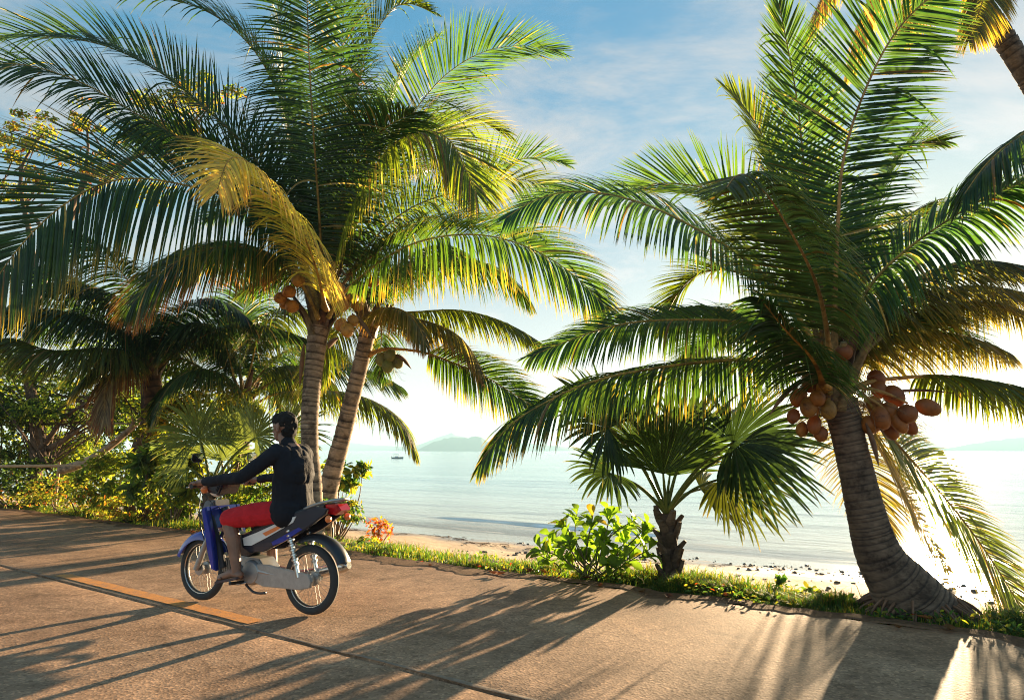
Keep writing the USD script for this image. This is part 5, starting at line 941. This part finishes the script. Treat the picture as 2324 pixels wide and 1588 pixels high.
# taller tufts standing by the fan palm and along the edge
k = 5200; cs = [(on(1545, 1315, -.05), .35, .30), (on(1480, 1320, -.05), .3, .24), (on(1620, 1330, -.05), .35, .22), (on(845, 1250, 0), .4, .2), (on(1100, 1282, 0), .45, .15), (on(960, 1262, 0), .4, .16), (on(1950, 1392, 0), .4, .12), (on(2250, 1425, 0), .5, .14), (on(430, 1195, 0), .5, .28), (on(340, 1180, 0), .7, .28), (on(1240, 1310, 0), .5, .16), (on(1390, 1325, 0), .5, .16)]
Ns, Ss, Hs = [], [], []
for c, sp, h in cs:
    m = k // len(cs); x = c[0] + r.normal(0, sp, m); y = c[1] + np.abs(r.normal(0, sp * .5, m)); Ns.append(x * RN[0] + y * RN[1]); Ss.append(x * RD[0] + y * RD[1]); Hs.append(h * r.uniform(.35, 1.1, m))
N, S, H = map(np.concatenate, (Ns, Ss, Hs)); keep = N > EDGE + .03; N, S, H = N[keep], S[keep], H[keep]
B_ = blades(N, S, H, r, (GR * 1.1, YG * .9, YE * .6), (.55, .35, .10), lean=.8, width=.007)
tag(obj("tall_grass", (B_[0], B_[1]), "soft_leaf", col=B_[2]), "taller grass tufts at the feet of the palms and shrubs", "grass", kind="stuff")

def dead_leaf(seed):
    r = np.random.default_rng(seed); L = .10; xs = np.linspace(0, 1, 7); wd = np.sin(np.clip(xs, .02, .98) * PI) ** .7 * L * .27; curl = r.uniform(-1, 1) * .5 + .7
    P = np.stack([(xs - .5) * L, r.normal(0, .002, 7), .010 + .035 * curl * (xs - .45) ** 2 * 2], 1)
    V = np.stack([P + np.stack([0 * xs, -wd, wd * .5], 1), P, P + np.stack([0 * xs, wd, wd * .45], 1)], 1).reshape(-1, 3)
    f = [t for i in range(6) for j in range(2) for a in [i * 3 + j] for t in ([a, a + 1, a + 4], [a, a + 4, a + 3])]
    return V, np.array(f)
r = np.random.default_rng(123)
kinds = []
for k in range(84):
    s = r.uniform(-5.2, 12) if k % 3 else r.uniform(-5, 3); n = EDGE + .03 + abs(r.normal(0, .30)) * r.choice([-.55, 1], p=[.3, .7]); xy = sn(s, n); z = 0.003 if n < EDGE - .02 else float(ground_at(xy[0], xy[1])) + r.uniform(.02, .06)
    onroad = n < EDGE - .02
    t = thing("fallen_leaf", "curled brown dead leaf lying at the far edge of the road" if onroad else "curled brown dead leaf caught in the verge grass", "leaf", "dead leaves on the road edge" if onroad else "dead leaves in the grass", (xy[0], xy[1], z), r.uniform(0, 6.28))
    V, F_ = dead_leaf(k); c = [BROWN * .9, RUST * .9, np.array([.12, .05, .03]), GOLD * .7][r.choice(4, p=[.4, .25, .25, .1])]
    obj("blade", (V * r.uniform(.7, 1.5), F_), "dry_leaf_look", t, smooth=True, col=np.tile(c, (len(V), 1)) * r.uniform(.8, 1.2, (len(V), 1)))

plain("stone_look", (.10, .085, .07), .6, var=.6, scale=30)
def pebbles(k, r, box):
    out = []; base = trimesh.creation.icosphere(1)
    for _ in range(k):
        s0, s1, n0, n1 = box; s = r.uniform(s0, s1); n = n0 + (n1 - n0) * r.beta(1.6, 1.8); xy = sn(s, n)
        if meshkit.fbm(np.array([s * .7, n * .9, 2.0]), 3, 61) < .47: continue
        sc = .012 + .035 * r.random() ** 4; v = np.array(base.vertices) * (1 + r.normal(0, .12, (len(base.vertices), 1))) * [1, r.uniform(.6, 1), r.uniform(.4, .7)] * sc
        a = r.uniform(0, 6); v = v @ rot([0, 0, 1], a).T
        out.append((v + [xy[0], xy[1], float(ground_at(xy[0], xy[1])) + sc * .2], np.array(base.faces)))
    return join(out)
tag(obj("beach_pebbles", pebbles(1500, np.random.default_rng(6), (-7, 9, 9.3, 14.2)), "stone_look"), "dark pebbles and shell bits scattered over the damp sand", "pebbles", kind="stuff")
r = np.random.default_rng(15); out = []
for k in range(240):
    s = r.uniform(-3, 14); n = 11.6 + .5 * math.sin(s * .7) + .3 * math.sin(s * 1.9) + r.normal(0, .18); xy = sn(s, n); z = float(ground_at(xy[0], xy[1])); a = r.uniform(-.5, .5) + math.atan2(RD[1], RD[0]); L = r.uniform(.03, .28); d = np.array([math.cos(a), math.sin(a), 0])
    c = np.array([xy[0], xy[1], z + .008]); out.append(tube(spline([c - d * L / 2, c + [0, 0, r.uniform(0, .02)], c + d * L / 2 + r.normal(0, .02, 3) * [1, 1, 0]], 4), np.full(4, r.uniform(.002, .006)), 4))
tag(obj("drift_line", join(out), "husk_look"), "dark line of twigs and weed washed up along the sand", "drift", kind="stuff")
# ------------------------------------------------------------------ motorcycle and rider
plain("tyre_look", (.018, .018, .018), .8, var=.2, bump=.002)
plain("black_plastic", (.013, .013, .016), .38, var=.15, spec=.5)
plain("seat_vinyl", (.016, .016, .018), .55, var=.2)
plain("blue_paint", (.008, .018, .17), .22, var=.05, coat=.6)
plain("white_paint", (.62, .60, .58), .3, var=.05, coat=.4)
plain("orange_paint", (.60, .16, .04), .3, var=.05, coat=.4)
plain("black_paint", (.012, .013, .02), .2, var=.05, coat=.6)
plain("chrome", (.62, .62, .62), .22, metal=1.0, var=.04)
plain("cast_metal", (.34, .33, .32), .42, metal=.85, var=.12)
plain("steel_spoke", (.20, .20, .20), .55, metal=.6, var=.05)
plain("mirror_look", (.85, .86, .88), .05, metal=1.0, var=.01)
plain("smoked_grey", (.09, .095, .11), .3, var=.1, coat=.3)
M("red_lens", {"p": ("principled_bsdf", {"base_color": (.36, .008, .010), "roughness": .18, "coat_weight": .5})}, [], "p.BSDF")
M("clear_lens", {"p": ("principled_bsdf", {"base_color": (.75, .76, .78), "roughness": .08, "coat_weight": .8})}, [], "p.BSDF")
M("skin", {"tc": ("texture_coordinate", {}), "n": ("noise_texture", {"scale": 12.0, "detail": 4.0}), "r": ("rgb_ramp", {"ramp": [(.3, (.13, .062, .038)), (.7, (.20, .10, .062))]}),
   "p": ("principled_bsdf", {"roughness": .5, "subsurface_weight": .08, "subsurface_scale": .01})}, [("tc.object", "n.vector"), ("n.fac", "r.fac"), ("r.color", "p.base_color")], "p.BSDF")
def cloth(name, c):
    M(name, {"tc": ("texture_coordinate", {}), "n": ("noise_texture", {"scale": 9.0, "detail": 5.0, "roughness": .6, "distortion": .8}), "v": ("voronoi_texture", {"scale": 700.0}),
        "r": ("rgb_ramp", {"ramp": [(.3, tuple(x * .8 for x in c)), (.7, tuple(x * 1.2 for x in c))]}), "b": ("bump", {"strength": .8, "distance": .02}),
        "p": ("principled_bsdf", {"roughness": .85, "specular_ior_level": .2, "sheen_weight": .0})},
      [("tc.object", "n.vector"), ("n.fac", "r.fac"), ("r.color", "p.base_color"), ("n.fac", "b.height"), ("b.normal", "p.normal")], "p.BSDF")
cloth("black_cloth", (.008, .008, .012)); cloth("red_cloth", (.42, .014, .02)); cloth("hair_look", (.010, .008, .007)); plain("sandal_look", (.05, .03, .03), .7)

def hull(pts): return trimesh.convex.convex_hull(np.asarray(pts, float))
def panel(prof, w, bev=.012, y=0.0, taper=None):
    """A side-view outline (x, z) given thickness w across y, with rounded edges."""
    prof = np.asarray(prof, float); sg = np.sum(prof[:, 0] * np.roll(prof[:, 1], -1) - prof[:, 1] * np.roll(prof[:, 0], -1))
    out = m3.Manifold(); cs = m3.CrossSection([prof if sg > 0 else prof[::-1]])
    for k, (o, t) in enumerate(((0, w - 2 * bev), (-.3 * bev, w - bev * .9), (-.7 * bev, w - bev * .3), (-bev, w))):
        out += cs.offset(o, m3.JoinType.Round, 2.0, 16).extrude(t).translate([0, 0, -t / 2])
    v, f, _ = meshkit.arrays(out, False)
    return np.stack([v[:, 0], y - v[:, 2], v[:, 1]], 1), f
BF = at(445, 1362, 1) ; fr_, rr_ = on(447, 1361), on(716, 1397); hd = nrm((fr_ - rr_) * [1, 1, 0])
BC = (fr_ + rr_) / 2; BROT = math.atan2(hd[1], hd[0])
bike = thing("motorcycle", "blue and black underbone motorcycle with red tail light, ridden left along the road", "motorcycle", None, (BC[0], BC[1], 0.004), BROT)
WB, WR = .615, .272
def wheel(x, name):
    t = np.linspace(0, 2 * PI, 15)[:-1]; prof = np.stack([WR - .036 + .036 * np.cos(t), .034 * np.sin(t)], 1); prof = np.vstack([prof, prof[:1]])
    v, f = lathe(prof, 48, "y"); w = obj(name, (v + [x, 0, WR], f), "tyre_look", bike, smooth=True)
    ru = WR - .062
    rim = lathe([(ru, -.024), (ru + .014, -.027), (ru + .010, -.012), (ru - .004, 0), (ru + .010, .012), (ru + .014, .027), (ru, .024), (ru - .007, .012), (ru - .010, 0), (ru - .007, -.012), (ru, -.024)], 48, "y")
    obj("rim", move(rim, None, (x, 0, WR)), "chrome", w, smooth=40)
    hub = lathe([(1e-3, -.055), (.05, -.055), (.055, -.045), (.055, -.02), (.03, -.01), (.03, .02), (.052, .03), (.052, .05), (1e-3, .055)], 24, "y"); obj("hub", move(hub, None, (x, 0, WR)), "cast_metal", w, smooth=40)
    sp = []
    for k in range(36):
        a = k * 2 * PI / 36; a2 = a + (.30 if k % 2 else -.30); yy = .035 if (k // 2) % 2 else -.035
        sp.append(tube(np.array([[x + .045 * math.cos(a2), yy, WR + .045 * math.sin(a2)], [x + ru * math.cos(a), yy * .15, WR + ru * math.sin(a)]]), .0014, 4))
    obj("spokes", join(sp), "steel_spoke", w)
wheel(WB, "wheel"); wheel(-WB, "wheel")
for sd in (-1, 1):
    q = np.linspace([WB, sd * .075, WR], [WB - .175, sd * .075, WR + .42], 8); obj("fork_leg", tube(q, [.026, .026, .026, .025, .02, .018, .018, .018], 10), "black_plastic" if sd < 0 else "cast_metal", bike, smooth=40)
# front mudguard: an arched blade over the tyre
a = np.linspace(math.radians(20), math.radians(150), 18); rows = [np.stack([WB + (WR + .03 + dz) * np.cos(a), np.full(18, y), WR + (WR + .03 + dz) * np.sin(a)], 1) for y, dz in ((-.062, -.05), (-.058, -.01), (-.03, .012), (0, .018), (.03, .012), (.058, -.01), (.062, -.05))]
V = np.array(rows).reshape(-1, 3); obj("front_mudguard", (np.vstack([V, V * 1 - [0, 0, .004]]), np.vstack([grid_faces(7, 18), grid_faces(7, 18)[:, [0, 2, 1]] + len(V)])), "blue_paint", bike, smooth=True)
# leg shield, nose, headlamp
obj("leg_shield", join([panel([(.47, .80), (.42, .82), (.33, .60), (.28, .40), (.26, .30), (.31, .31), (.37, .45), (.43, .66)], .05, .012, y=s * .165) for s in (-1, 1)] + [panel([(.47, .80), (.42, .82), (.35, .64), (.40, .60)], .30, .015)]), "blue_paint", bike, smooth=40)
obj("nose_cover", panel([(.56, .66), (.60, .76), (.55, .86), (.44, .87), (.42, .74), (.48, .64)], .20, .03), "smoked_grey", bike, smooth=40)
obj("shield_inner", join([panel([(.45, .80), (.42, .80), (.27, .52), (.20, .33), (.25, .31), (.32, .48)], .03, .008, y=s * .13) for s in (-1, 1)]), "black_plastic", bike, smooth=40)
hb_ = obj("handlebar_cover", panel([(.50, .93), (.54, .99), (.50, 1.04), (.38, 1.045), (.33, 1.00), (.37, .92)], .24, .03), "black_paint", bike, smooth=40)
obj("headlamp", move(lathe([(1e-3, .05), (.045, .045), (.075, .03), (.085, .0), (.08, -.05)], 20, "x"), None, (.505, 0, .975)), "clear_lens", bike, smooth=True)
for s in (-1, 1):
    obj("turn_signal", move(lathe([(1e-3, .02), (.025, .018), (.035, 0), (.03, -.03), (1e-3, -.035)], 14, "x"), None, (.52, s * .125, .96)), "orange_paint", bike, smooth=True)
q = spline([[.42, -.33, 1.00], [.44, -.20, 1.02], [.47, -.10, 1.00], [.47, .10, 1.00], [.44, .20, 1.02], [.42, .33, 1.00]], 30)
hbar = obj("handlebar", tube(q, .011, 10), "black_plastic", bike, smooth=True)
for s in (-1, 1):
    obj("grip", tube(np.linspace([.433, s * .235, 1.012], [.418, s * .345, .998], 6), [.017, .018, .018, .018, .018, .019], 12), "tyre_look", hbar, smooth=40)
    obj("brake_lever", tube(spline([[.47, s * .17, 1.01], [.505, s * .22, 1.0], [.49, s * .33, .985]], 10), .006, 8), "chrome", hbar, smooth=True)
    mi = obj("mirror", move(hull([[0, a_ * .055, b_ * .036] for a_ in (-1, -.6, .6, 1) for b_ in (-.6, .6)] + [[0, a_ * .04, b_ * .04] for a_ in (-1, 1) for b_ in (-1, 1)] + [[.03, a_ * .035, b_ * .022] for a_ in (-1, 1) for b_ in (-1, 1)]), None, (.42, s * .30, 1.235)), "black_plastic", bike, smooth=40)
    obj("mirror_stalk", tube(spline([[.44, s * .19, 1.02], [.43, s * .24, 1.12], [.435, s * .29, 1.21]], 10), .005, 8), "black_plastic", mi, smooth=True)
    obj("glass", move(hull([[-.002, a_ * .050, b_ * .030] for a_ in (-1, -.7, .7, 1) for b_ in (-.7, .7)] + [[-.002, a_ * .040, b_ * .034] for a_ in (-1, 1) for b_ in (-1, 1)] + [[-.0035, 0, 0]]), None, (.42, s * .30, 1.235)), "mirror_look", mi)
for k, (a, b) in enumerate((([.47, .12, 1.01], [.40, .05, .80]), ([.47, -.12, 1.01], [.41, -.06, .78]), ([.46, .06, 1.0], [.52, .09, .52]))):
    a, b = np.array(a), np.array(b); obj("cable", tube(spline([a, a + [.09, .02, .03], (a + b) / 2 + [.10, .03, .02], b], 16), .0045, 6), "black_plastic", bike, smooth=True)
# frame spine, engine, fairings
obj("frame_spine", tube(spline([[.40, 0, .80], [.24, 0, .56], [.02, 0, .50], [-.25, 0, .60], [-.62, 0, .74]], 24), .035, 10), "black_plastic", bike, smooth=True)
obj("centre_cover", panel([(.33, .62), (.22, .60), (.05, .56), (-.10, .60), (-.12, .50), (.02, .42), (.16, .42), (.27, .48)], .16, .02), "black_paint", bike, smooth=40)
eng = obj("engine", join([panel([(.18, .26), (.20, .36), (.10, .42), (-.12, .41), (-.20, .33), (-.17, .23), (-.05, .19), (.10, .20)], .19, .02), move(lathe([(1e-3, -.125), (.085, -.12), (.10, -.10), (.10, .10), (.085, .12), (1e-3, .125)], 26, "y"), None, (-.06, 0, .30)), move(lathe([(1e-3, -.12), (.06, -.118), (.07, -.10), (.07, .10), (.06, .118), (1e-3, .12)], 24, "y"), None, (.09, 0, .29))]), "cast_metal", bike, smooth=40)
obj("cylinder", join([panel([(.20 + k * .020, .275), (.212 + k * .020, .275), (.212 + k * .020, .385), (.20 + k * .020, .385)], .13, .003) for k in range(6)]), "cast_metal", eng)
obj("chain_case", panel([(-.08, .37), (-.05, .24), (-.20, .20), (-.60, .205), (-.70, .23), (-.715, .28), (-.68, .33), (-.55, .345), (-.25, .375)], .030, .01, y=.098), "cast_metal", bike, smooth=40)
obj("swingarm", join([tube(np.linspace([-.10, s * .10, .32], [-WB - .03, s * .085, WR], 6), .020, 8) for s in (-1, 1)]), "cast_metal", bike, smooth=40)
for s in (-1, 1):
    q = np.linspace([-.46, s * .115, .66], [-.57, s * .105, .30], 40); sh_ = obj("shock_absorber", tube(q, .017 + .011 * (np.arange(40) % 4 < 2) * (np.arange(40) < 30), 10), "chrome", bike, smooth=40)
mu = obj("muffler", tube(spline([[-.20, -.14, .26], [-.45, -.15, .285], [-.80, -.16, .36], [-.86, -.16, .375]], 20), np.r_[.022, np.linspace(.035, .048, 17), .044, .03], 14), "chrome", bike, smooth=40)
obj("exhaust_pipe", tube(spline([[.22, -.06, .28], [.20, -.12, .20], [.05, -.14, .18], [-.20, -.14, .26]], 16), .016, 8), "chrome", mu, smooth=True)
for s in (-1, 1):
    sf = obj("side_fairing", panel([(.05, .60), (-.12, .66), (-.40, .76), (-.74, .86), (-.86, .845), (-.84, .80), (-.62, .66), (-.40, .56), (-.22, .48), (-.06, .46), (.03, .50)], .035, .010, y=s * .115), "black_paint", bike, smooth=40)
    obj("stripe", panel([(.02, .575), (-.14, .630), (-.46, .755), (-.55, .775), (-.52, .725), (-.26, .600), (-.08, .520), (.00, .515)], .006, .001, y=s * .1345), "white_paint", sf)
    obj("stripe", panel([(-.20, .625), (-.45, .728), (-.49, .725), (-.34, .65), (-.24, .605)], .005, .001, y=s * .1385), "orange_paint", sf)
    obj("stripe", panel([(-.30, .56), (-.58, .69), (-.62, .675), (-.42, .565), (-.32, .535)], .006, .001, y=s * .1340), "blue_paint", sf)
st = [(-.02, .715, .095), (-.12, .765, .115), (-.30, .775, .135), (-.45, .800, .135), (-.62, .850, .120), (-.78, .880, .085)]
rows = []
for x, z, w in st:
    t = np.linspace(0, 2 * PI, 19)[:-1]; rows.append(np.stack([np.full(18, x), w * np.sign(np.cos(t)) * np.abs(np.cos(t)) ** .6, z - .045 + .045 * np.sign(np.sin(t)) * np.abs(np.sin(t)) ** .6], 1))
V = np.array(rows).reshape(-1, 3); gf = grid_faces(6, 19); gf = np.where(gf % 19 == 18, gf - 18, gf); gf = gf // 19 * 18 + gf % 19
caps = np.array([[0, j, j + 1] for j in range(1, 17)] + [[90, 90 + j + 1, 90 + j] for j in range(1, 17)]); obj("seat", (V, np.vstack([gf, caps])), "seat_vinyl", bike, smooth=50)
obj("grab_rail", tube(spline([[-.60, .10, .83], [-.78, .12, .885], [-.90, .07, .91], [-.90, -.07, .91], [-.78, -.12, .885], [-.60, -.10, .83]], 28), .012, 9), "cast_metal", bike, smooth=True)
tl = obj("tail_light", panel([(-.80, .80), (-.78, .87), (-.90, .875), (-.94, .83), (-.88, .79)], .15, .018), "red_lens", bike, smooth=40)
for s in (-1, 1): obj("rear_signal", move(lathe([(1e-3, .02), (.022, .015), (.030, 0), (.022, -.02), (1e-3, -.025)], 12, "x"), None, (-.86, s * .115, .765)), "orange_paint", bike, smooth=True)
# rear mudguard reaching down behind the tyre
a = np.linspace(math.radians(70), math.radians(160), 16); rad = np.linspace(WR + .03, WR + .10, 16); rows = [np.stack([-WB + (rad + dz) * np.cos(a), np.full(16, y), WR + .03 + (rad + dz) * np.sin(a)], 1) for y, dz in ((-.062, -.04), (-.058, -.005), (0, .010), (.058, -.005), (.062, -.04))]
V = np.array(rows).reshape(-1, 3); obj("rear_mudguard", (np.vstack([V, V + [.004, 0, -.004]]), np.vstack([grid_faces(5, 16), grid_faces(5, 16)[:, [0, 2, 1]] + len(V)])), "black_plastic", bike, smooth=True)
for s in (-1, 1): obj("foot_peg", tube(np.linspace([.03, s * .08, .215], [.03, s * .235, .225], 5), .013, 8), "tyre_look", bike, smooth=40)
obj("side_stand", tube(spline([[-.02, .11, .20], [-.18, .16, .16], [-.30, .17, .17]], 10), .010, 8), "black_plastic", bike, smooth=True)
obj("gear_pedal", tube(spline([[-.03, .12, .22], [.05, .135, .20], [.14, .14, .215]], 8), .008, 6), "chrome", bike, smooth=True)

def chain(bones, edge=.016, smooth=10):
    """Rounded limbs through joints ((point, radius), (point, radius)): hulls of spheres, joined, refined and smoothed."""
    out = m3.Manifold()
    for (p, a), (q, b) in bones:
        out += m3.Manifold.batch_hull([m3.Manifold.sphere(a, 14).translate(list(map(float, p))), m3.Manifold.sphere(b, 14).translate(list(map(float, q)))])
    m = out.refine_to_length(edge).to_mesh(); t = trimesh.Trimesh(m.vert_properties[:, :3], m.tri_verts, process=True)
    trimesh.smoothing.filter_taubin(t, lamb=.5, nu=.52, iterations=smooth)
    return t
rider = thing("person", "person in black long-sleeved top and red shorts riding the motorcycle, both hands on the bars", "person", None, (BC[0], BC[1], 0.004), BROT)
hip, chest, sh_c, neck, head_ = np.array([-.38, 0, .83]), np.array([-.37, 0, 1.09]), np.array([-.325, 0, 1.275]), np.array([-.29, 0, 1.365]), np.array([-.245, 0, 1.49])
skin, top, shorts = [], [], []
skin += [((neck - [0, 0, .06], .055), (head_ - [.01, 0, .07], .056)), ((head_ + [-.02, 0, .03], .088), (head_ + [.015, 0, .02], .084)), ((head_ + [.015, 0, .02], .078), (head_ + [.045, 0, -.075], .045)),
         ((head_ + [.085, 0, -.005], .010), (head_ + [.112, 0, -.035], .014)), ((hip, .10), (chest, .11)), ((chest, .11), (sh_c, .10)),
         ((head_ + [.070, -.032, .018], .020), (head_ + [.070, .032, .018], .020)), ((head_ + [.080, -.016, -.068], .012), (head_ + [.080, .016, -.068], .012))]
for s in (-1, 1): skin += [((head_ + [-.012, s * .086, .0], .012), (head_ + [-.022, s * .092, -.03], .010)), ((head_ + [-.022, s * .092, .012], .014), (head_ + [-.022, s * .092, -.01], .012))]
top += [((hip + [.0, -.085, -.01], .130), (hip + [.0, .085, -.01], .130)), ((hip + [-.02, -.085, -.03], .130), (hip + [-.02, .085, -.03], .130)), ((hip + [-.03, 0, -.06], .135), (chest, .13)), ((hip + [-.03, -.06, -.05], .125), (hip + [-.03, .06, -.05], .125))
        , ((chest + [-.04, -.04, .05], .12), (chest + [-.04, .04, .05], .12)), ((chest + [-.05, -.03, .0], .11), (sh_c + [-.045, -.05, -.05], .095)), ((chest + [-.05, .03, .0], .11), (sh_c + [-.045, .05, -.05], .095))
        , ((chest + [-.02, 0, 0], .125), (sh_c + [-.02, 0, -.03], .105)), ((hip + [0, -.08, .02], .112), (chest + [0, -.07, 0], .115)), ((hip + [0, .08, .02], .112), (chest + [0, .07, 0], .115)), ((chest + [-.02, -.07, 0], .118), (sh_c + [-.02, -.10, -.03], .098)), ((chest + [-.02, .07, 0], .118), (sh_c + [-.02, .10, -.03], .098)),
        ((sh_c + [0, -.15, .005], .074), (sh_c + [0, .15, .005], .074)), ((sh_c, .085), (neck - [.01, 0, .015], .066)), ((hip + [-.03, -.07, -.02], .118), (hip + [-.03, .07, -.02], .118))]
knees, hands = {}, {}
for s in (-1, 1):
    shd = sh_c + [0, s * .185, -.015]; el = np.array([-.11, s * .315, 1.075]); wr = np.array([.345, s * .300, 1.035]); wr2 = el + (wr - el) * .90
    top += [((shd, .070), (shd + (el - shd) * .5, .060)), ((shd + (el - shd) * .5, .060), (el, .053)), ((el, .053), (el + (wr - el) * .4, .048)), ((el + (wr - el) * .4, .048), (wr2, .038))]
    skin += [((shd, .045), (el, .040)), ((el, .038), (wr, .028))]
    # hand closed on the grip: palm over the bar, four fingers curling round it, thumb underneath
    g0, g1 = np.array([.428, s * .262, 1.010]), np.array([.421, s * .335, 1.000])
    skin += [((wr, .027), ((g0 + g1) / 2 + [-.028, 0, .020], .026)), ((g0 + [-.020, 0, .022], .019), (g1 + [-.022, 0, .022], .017))]
    fl = (.9, 1.0, .95, .78)
    for k in range(4):
        b = g0 + (g1 - g0) * (k / 3.0); L = fl[k]; p1_, p2_, p3_ = b + [.012, 0, .026], b + [.030, 0, .004], b + [.016, 0, -.022 * L]
        skin += [((b + [-.018, 0, .024], .0105), (p1_, .0100)), ((p1_, .0100), (p2_, .0092)), ((p2_, .0092), (p3_, .0080))]
    tb = g0 + [-.024, -s * .010, .010]; skin += [((tb, .012), (g0 + [-.012, -s * .022, -.012], .011)), ((g0 + [-.012, -s * .022, -.012], .011), (g0 + [.012, -s * .012, -.022], .0095))]
    hp = hip + [.02, s * .095, -.02]; kn = np.array([.130, s * .205, .735]); an = np.array([.000, s * .200, .325]); toe = np.array([.165, s * .215, .262])
    shorts += [((hip + [.02, s * .07, -.02], .095), (hp + [.02, 0, -.01], .098)), ((hp + [.02, 0, -.01], .098), (hp + (kn - hp) * .5, .098)), ((hp + (kn - hp) * .5, .100), (hp + (kn - hp) * .95, .083))]
    skin += [((hp, .085), (kn, .062)), ((kn, .058), (kn + (an - kn) * .35 + [-.025, 0, 0], .060)), ((kn + (an - kn) * .35 + [-.025, 0, 0], .058), (an, .037)), ((an + [-.035, 0, -.030], .034), (an + [.06, 0, -.020], .034)), ((an + [.04, 0, -.022], .036), (toe, .026))]
    for k in range(5):
        q = toe + [.012 - .006 * k, s * (-.028 + .014 * k), -.004]; skin.append(((q - [.02, 0, -.004], .011), (q + [.022 - .004 * k, 0, 0], .010 - .0008 * k)))
shorts += [((hip + [.0, -.06, -.03], .10), (hip + [.0, .06, -.03], .10))]
bd = obj("body", chain(skin, .012, 6), "skin", rider, smooth=True)
def crease(t, amp, sc, seed):
    n = np.array(t.vertex_normals); v = np.array(t.vertices); k = meshkit.fbm(v * sc * [1, 1, .7], 4, seed) - .5; return v + n * (k * amp)[:, None], np.array(t.faces)
obj("top", crease(chain(top, .014, 8), .026, 10, 3), "black_cloth", rider, smooth=True)
obj("shorts", crease(chain(shorts, .014, 8), .014, 14, 5), "red_cloth", rider, smooth=True)
hr = chain([((head_ + [-.025, 0, .045], .093), (head_ + [.015, 0, .050], .086)), ((head_ + [-.045, 0, .02], .078), (head_ + [-.055, 0, -.035], .062)), ((head_ + [.03, -.02, .062], .066), (head_ + [.03, .02, .062], .066))], .012, 4)
hv, hf_ = crease(hr, .030, 55, 7); obj("hair", (hv, hf_), "hair_look", rider, smooth=True)
for s in (-1, 1):
    obj("eye", move(trimesh.creation.icosphere(2, .0115), None, head_ + [.083, s * .033, .006]), "white_paint", bd, smooth=True)
    sl = panel([(-.055, .0), (.19, -.005), (.205, .008), (.19, .018), (-.05, .022), (-.06, .012)], .085, .006); a = -math.atan2(.063, .165) * .55
    obj("sandal", move(sl, rot([0, 1, 0], -a), (.0, s * .205, .252)), "sandal_look", rider, smooth=40)

# ------------------------------------------------------------------ the boat at anchor
bp = on(902, 1040, SEA); bs = 26 / SURVEY_F * bp[1] / 5.2
boat = thing("boat", "small covered boat lying on the water left of the island hill", "boat", None, (bp[0], bp[1], SEA - .1 * bs), math.radians(6))
L = 5.2 * bs; xs = np.linspace(-.5, .5, 15); bw = .15 * np.sqrt(np.clip(1 - np.clip((xs + .08) / .58, 0, 1) ** 2.4, .003, 1)); sheer = .11 + .05 * (xs + .5) ** 2
rows = [np.stack([xs * L, -bw * L * k, (z0 + sheer * z1) * L], 1) for k, z0, z1 in ((.95, 0, 1), (1, 0, .75), (.8, 0, 0), (-.8, 0, 0), (-1, 0, .75), (-.95, 0, 1), (-.8, -.004, .9), (.8, -.004, .9), (.95, 0, 1))]
V = np.array(rows).reshape(-1, 3); plain("boat_hull", (.10, .12, .12), .5, var=.3); plain("boat_white", (.55, .57, .56), .5, var=.2)
obj("hull", (V, np.vstack([grid_faces(9, 15), grid_faces(9, 15)[:, [0, 2, 1]]])[:len(grid_faces(9, 15))]), "boat_hull", boat, smooth=40)
obj("gunwale", join([tube(np.stack([xs * L, s * bw * L, sheer * L], 1), .012 * L, 6) for s in (-1, 1)]), "boat_white", boat)
obj("cabin", box(.26 * L, .20 * L, .10 * L, (-.10 * L, 0, .17 * L), .015 * L), "boat_white", boat, smooth=40)
obj("windscreen", hull([[.04 * L, s * .09 * L, .22 * L] for s in (-1, 1)] + [[.12 * L, s * .09 * L, .13 * L] for s in (-1, 1)] + [[.03 * L, s * .09 * L, .13 * L] for s in (-1, 1)]), "smoked_grey", boat)
obj("canopy", panel([(-.33 * L, .395 * L), (-.10 * L, .412 * L), (.16 * L, .395 * L), (.16 * L, .372 * L), (-.10 * L, .388 * L), (-.33 * L, .372 * L)], .24 * L, .004 * L), "boat_white", boat)
for x in (-.30, -.10, .10):
    for s in (-1, 1): obj("canopy_post", tube(np.array([[x * L, s * .10 * L, .10 * L], [x * L, s * .10 * L, .38 * L]]), .010 * L, 6), "boat_white", boat)
obj("outboard", box(.05 * L, .05 * L, .16 * L, (-.51 * L, 0, .14 * L), .01 * L), "boat_hull", boat)
# ------------------------------------------------------------------ air
hb = trimesh.creation.box((15000, 15000, 96 + 12)); hb.apply_translation((0, 2000, (96 - 12) / 2))
tag(obj("haze", hb, "haze_look"), "pale morning haze over the sea", "haze", kind="stuff")
